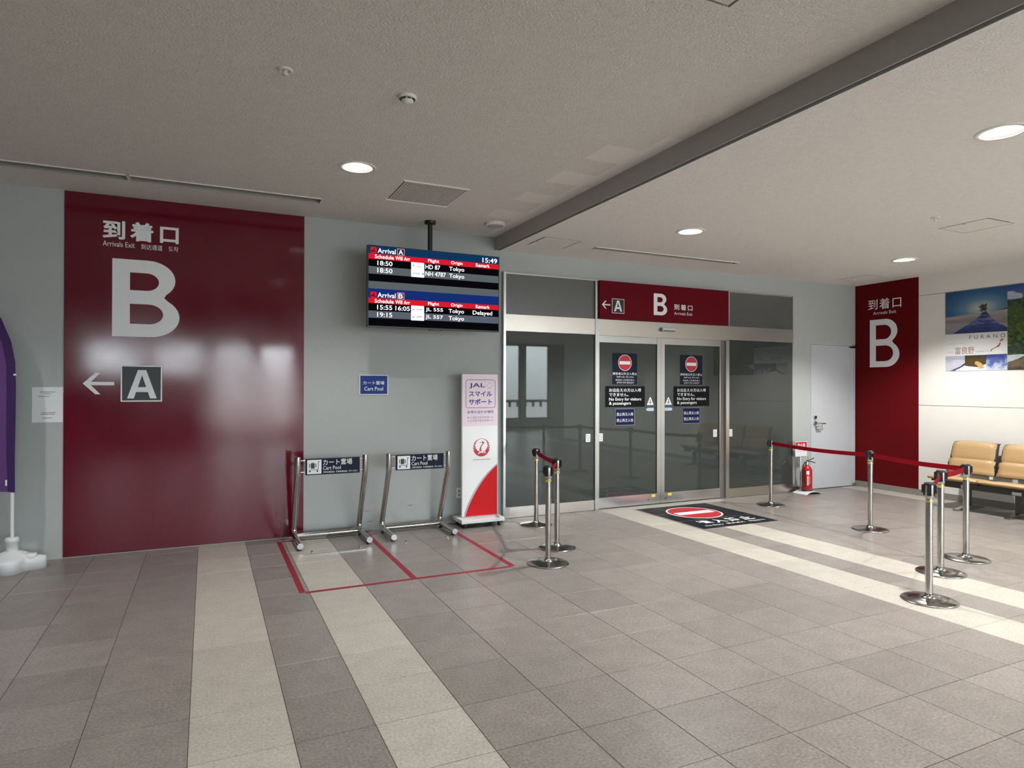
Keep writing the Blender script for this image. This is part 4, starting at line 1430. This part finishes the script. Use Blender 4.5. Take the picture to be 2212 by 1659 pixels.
# ================================================================== POSTERS ON THE RIGHT WALL
def ramp_mat(name, axis, a, b, stops, rough=0.5, noise=0.0, nscale=6.0, stretch=(1, 1, 1)):
    """printed picture: colour runs along a world axis with noise; flat print"""
    m = bpy.data.materials.new(name)
    m.use_nodes = True
    T = m.node_tree
    bs = T.nodes['Principled BSDF']
    bs.inputs['Roughness'].default_value = rough
    g = T.nodes.new('ShaderNodeNewGeometry')
    se = T.nodes.new('ShaderNodeSeparateXYZ')
    if isinstance(axis, tuple):       # distance from a point of the picture
        ds = T.nodes.new('ShaderNodeVectorMath')
        ds.operation = 'SUBTRACT'
        ds.inputs[1].default_value = axis
        T.links.new(g.outputs['Position'], ds.inputs[0])
        dm = T.nodes.new('ShaderNodeVectorMath')
        dm.operation = 'MULTIPLY'
        dm.inputs[1].default_value = (0, 0.75, 1.45)
        T.links.new(ds.outputs[0], dm.inputs[0])
        ln = T.nodes.new('ShaderNodeVectorMath')
        ln.operation = 'LENGTH'
        T.links.new(dm.outputs[0], ln.inputs[0])
        src = ln.outputs['Value']
    else:
        T.links.new(g.outputs['Position'], se.inputs[0])
        src = se.outputs[axis]
    mr_ = T.nodes.new('ShaderNodeMapRange')
    mr_.inputs[1].default_value = a
    mr_.inputs[2].default_value = b
    T.links.new(src, mr_.inputs[0])
    val = mr_.outputs[0]
    if noise:
        vm = T.nodes.new('ShaderNodeVectorMath')
        vm.operation = 'MULTIPLY'
        vm.inputs[1].default_value = stretch
        T.links.new(g.outputs['Position'], vm.inputs[0])
        n = T.nodes.new('ShaderNodeTexNoise')
        n.inputs['Scale'].default_value = nscale
        n.inputs['Detail'].default_value = 5
        T.links.new(vm.outputs[0], n.inputs['Vector'])
        m1 = T.nodes.new('ShaderNodeMath')
        m1.operation = 'SUBTRACT'
        m1.inputs[1].default_value = 0.5
        T.links.new(n.outputs['Fac'], m1.inputs[0])
        m2 = T.nodes.new('ShaderNodeMath')
        m2.operation = 'MULTIPLY_ADD'
        m2.inputs[1].default_value = noise
        T.links.new(m1.outputs[0], m2.inputs[0])
        T.links.new(val, m2.inputs[2])
        val = m2.outputs[0]
    r = T.nodes.new('ShaderNodeValToRGB')
    while len(r.color_ramp.elements) < len(stops):
        r.color_ramp.elements.new(0.5)
    for e, (p, c) in zip(r.color_ramp.elements, stops):
        e.position = p
        e.color = (*c, 1)
    T.links.new(val, r.inputs[0])
    T.links.new(r.outputs[0], bs.inputs['Base Color'])
    return m


PX = W - 0.008
t = thing('travel_poster', (PX, 5.36, 1.83), 'travel poster with a lone tree in a snowfield under blue sky', 'poster')
bx(PX, W - 0.004, 4.967, 5.762, 1.833, 2.952).build('sheet', M_PRINTW, t)
P_ = ('W', PX)
M_PSKY = ramp_mat('printed_winter_sky', (W, 5.29, 2.69), 0.0, 0.42, [(0.0, (0.55, 0.57, 0.56)), (0.18, (0.33, 0.40, 0.43)), (0.42, (0.10, 0.22, 0.33)), (0.7, (0.03, 0.12, 0.27)), (1.0, (0.014, 0.07, 0.20))], noise=0.12, nscale=5.0, stretch=(1, 1, 1.9))
M_PSNOW = ramp_mat('printed_snowfield', 2, 2.35, 2.64, [(0.0, (0.20, 0.19, 0.26)), (0.35, (0.30, 0.28, 0.30)), (0.6, (0.20, 0.18, 0.20)), (1.0, (0.38, 0.35, 0.34))], noise=0.9, nscale=5, stretch=(1, 0.5, 5))
M_PSHD = ramp_mat('printed_blue_snow', 2, 2.35, 2.62, [(0.0, (0.02, 0.035, 0.14)), (0.45, (0.035, 0.06, 0.22)), (0.6, (0.15, 0.17, 0.33)), (1.0, (0.01, 0.02, 0.10))], noise=1.4, nscale=9, stretch=(1, 0.8, 2.5))
flat('photo_sky', M_PSKY, t, P_, [rect(5.762, 4.967, 2.595, 2.952)], d=0.0008)
if False: flat('photo_glow', mat('printed_sun_glow', (0.42, 0.46, 0.46), 0.6), t, P_, [[(5.30 + 0.14 * math.cos(a) * (1 + 0.25 * math.sin(5 * a)), 2.72 + 0.085 * math.sin(a)) for a in [k * PI / 18 for k in range(36)]]], d=0.0012)
flat('photo_snow', M_PSNOW, t, P_, [[(5.762, 2.356), (4.967, 2.348), (4.967, 2.655), (5.10, 2.630), (5.30, 2.622), (5.55, 2.612), (5.762, 2.600)]], d=0.0016)
flat('photo_shadow', M_PSHD, t, P_, [[(5.66, 2.357), (4.967, 2.350), (4.967, 2.395), (5.12, 2.50), (5.18, 2.575), (5.22, 2.628), (5.27, 2.628), (5.31, 2.575), (5.38, 2.525), (5.48, 2.465)]], d=0.002)
rng = random.Random(7)
M_TREE = mat('printed_dark_tree', (0.06, 0.05, 0.055), 0.7)
for k in range(46):
    a = rng.random() * 2 * PI
    r = rng.random() ** 0.6
    flat('photo_tree', M_TREE, t, P_, [circ(5.265 + 0.058 * r * math.cos(a), 2.690 + 0.055 * r * math.sin(a), 0.006 + 0.017 * rng.random() * (1.15 - r), 7)], d=0.0022 + 0.00002 * k)
flat('photo_tree', M_TREE, t, P_, [[(5.235, 2.60), (5.225, 2.60), (5.222, 2.69), (5.210, 2.75), (5.218, 2.75), (5.238, 2.70)]], d=0.0024)
flat('photo_treeline', M_TREE, t, P_, [[(5.15, 2.628), (4.967, 2.640), (4.967, 2.668), (5.02, 2.650), (5.08, 2.637)]], d=0.0024)
text('FURANO', mat('grey_letter_print', (0.13, 0.13, 0.14), 0.7), t, P_, 5.440, 4.993, 2.268, 2.322, -0.004, space=1.7)
text('北海道のまんなか', M_TXTG, t, P_, 5.735, 5.50, 2.212, 2.222)
text('富良野', mat('brown_brush_print', (0.33, 0.10, 0.06), 0.7), t, P_, 5.628, 5.376, 2.066, 2.166, -0.004)
text('へそのまち', M_TXTG, t, P_, 5.735, 5.655, 2.090, 2.108)
text('北海道富良野市', M_TXTG, t, P_, 5.36, 5.24, 2.086, 2.102)
text('へそ', M_LETTD, t, P_, 5.225, 5.195, 2.085, 2.108)
M_JMAP = mat('terracotta_print', (0.42, 0.10, 0.07), 0.7)
flat('map_print', M_JMAP, t, P_, [[(5.065, 2.225), (5.045, 2.236), (5.040, 2.255), (5.025, 2.245), (5.006, 2.250), (5.018, 2.232), (5.035, 2.226), (5.045, 2.215)]])
flat('map_print', M_JMAP, t, P_, [[(5.060, 2.205), (5.050, 2.205), (5.048, 2.185), (5.058, 2.160), (5.068, 2.148), (5.10, 2.138), (5.135, 2.122), (5.155, 2.108), (5.165, 2.088), (5.175, 2.082), (5.172, 2.102), (5.160, 2.120), (5.130, 2.134), (5.10, 2.150), (5.078, 2.172), (5.064, 2.188)]])
M_P1 = ramp_mat('printed_snow_hill', 2, 1.83, 2.05, [(0.0, (0.55, 0.56, 0.66)), (0.5, (0.62, 0.62, 0.72)), (0.75, (0.40, 0.41, 0.55)), (1.0, (0.50, 0.52, 0.66))], noise=0.9, nscale=8, stretch=(1, 1, 3))
M_P2 = ramp_mat('printed_dark_wood', 2, 1.83, 2.05, [(0.0, (0.05, 0.03, 0.015)), (0.5, (0.10, 0.065, 0.02)), (1.0, (0.04, 0.028, 0.012))], noise=1.0, nscale=14)
M_P3 = ramp_mat('printed_frost_branches', 2, 1.83, 2.05, [(0.0, (0.62, 0.68, 0.80)), (0.38, (0.30, 0.40, 0.62)), (0.55, (0.10, 0.14, 0.42)), (1.0, (0.03, 0.05, 0.25))], noise=1.3, nscale=16)
flat('photo_hill', M_P1, t, P_, [rect(5.760, 5.498, 1.834, 2.045)], d=0.001)
flat('photo_wood', M_P2, t, P_, [rect(5.498, 5.226, 1.834, 2.046)], d=0.001)
flat('photo_frost', M_P3, t, P_, [rect(5.226, 4.969, 1.834, 2.048)], d=0.001)
flat('photo_shadow', mat('printed_navy_shade', (0.04, 0.045, 0.12), 0.7), t, P_, [[(5.70, 1.834), (5.60, 1.834), (5.498, 1.915), (5.498, 1.945), (5.56, 1.895)]], d=0.0016)
flat('photo_snow', M_PRINTW, t, P_, [[(5.64, 1.834), (5.226, 1.834), (5.226, 1.92), (5.27, 1.905), (5.33, 1.88), (5.45, 1.895), (5.50, 1.905), (5.55, 1.88)]], d=0.002)
flat('photo_fox', mat('printed_fox_fur', (0.62, 0.40, 0.15), 0.7), t, P_, [[(5.365, 1.950), (5.350, 1.965), (5.335, 1.960), (5.315, 1.955), (5.285, 1.935), (5.262, 1.905), (5.245, 1.870), (5.270, 1.858), (5.300, 1.862), (5.318, 1.855), (5.320, 1.885), (5.335, 1.900), (5.358, 1.915), (5.372, 1.930)]], d=0.0026)
flat('photo_fox', mat('printed_fox_shade', (0.20, 0.12, 0.05), 0.7), t, P_, [[(5.362, 1.922), (5.350, 1.918), (5.345, 1.928), (5.355, 1.934)]], d=0.0032)

t = thing('travel_poster', (PX, 4.4, 1.83), 'travel poster with a green mountain ravine photo cut by the right edge', 'poster')
bx(PX, W - 0.004, 3.90, 4.966, 1.833, 2.952).build('sheet', M_PRINTW, t)
M_GSKY = ramp_mat('printed_deep_sky', 2, 2.70, 2.95, [(0.0, (0.10, 0.22, 0.46)), (1.0, (0.012, 0.055, 0.24))], noise=0.1)
M_GRN = ramp_mat('printed_green_forest', 2, 2.0, 2.76, [(0.0, (0.06, 0.09, 0.055)), (0.25, (0.015, 0.03, 0.015)), (0.42, (0.10, 0.15, 0.03)), (0.62, (0.03, 0.06, 0.012)), (0.8, (0.06, 0.10, 0.03)), (1.0, (0.015, 0.03, 0.018))], noise=1.6, nscale=11, stretch=(1, 1, 1.3))
M_ROCK = ramp_mat('printed_river_rock', 2, 1.83, 2.05, [(0.0, (0.05, 0.04, 0.03)), (0.5, (0.16, 0.12, 0.08)), (1.0, (0.08, 0.06, 0.04))], noise=1.4, nscale=14)
flat('photo_sky', M_GSKY, t, P_, [rect(4.966, 3.90, 2.68, 2.952)], d=0.0008)
flat('photo_cloud', mat('printed_cloud', (0.42, 0.45, 0.52), 0.7, noise=(18, 0.25)), t, P_, [[(4.966, 2.765), (4.80, 2.765), (4.785, 2.80), (4.80, 2.825), (4.86, 2.842), (4.90, 2.868), (4.966, 2.868)]], d=0.0012)
flat('photo_forest', M_GRN, t, P_, [[(4.966, 1.99), (3.90, 1.99), (3.90, 2.86), (4.5, 2.83), (4.72, 2.795), (4.80, 2.765), (4.88, 2.752), (4.966, 2.752)]], d=0.0016)
flat('photo_water', mat('printed_white_water', (0.52, 0.58, 0.62), 0.6, noise=(20, 0.15)), t, P_, [[(4.966, 1.94), (4.90, 1.94), (4.80, 1.99), (4.70, 2.03), (4.85, 2.035), (4.966, 2.03)]], d=0.0020)
flat('photo_rock', M_ROCK, t, P_, [[(4.966, 1.834), (3.90, 1.834), (3.90, 2.05), (4.6, 2.06), (4.76, 2.02), (4.85, 1.975), (4.966, 1.935)]], d=0.0024)

# railing outside the far windows (seen in the reflections)
t = thing('guard_railing', (11.3, YS - 0.6, 0), 'dark guard railing outside the windows, seen only as a reflection in the left glass', 'railing')
bx(9.9, 12.7, YS - 0.62, YS - 0.56, 0.98, 1.08).build('top_rail', M_DSTEEL, t)
for k in range(9):
    bx(9.95 + k * 0.34, 10.05 + k * 0.34, YS - 0.61, YS - 0.57, 0.80, 0.98).build('bracket', M_DSTEEL, t)
for k in range(3):
    bx(10.0 + k * 1.3, 10.05 + k * 1.3, YS - 0.61, YS - 0.57, -0.05, 0.98).build('post', M_DSTEEL, t)
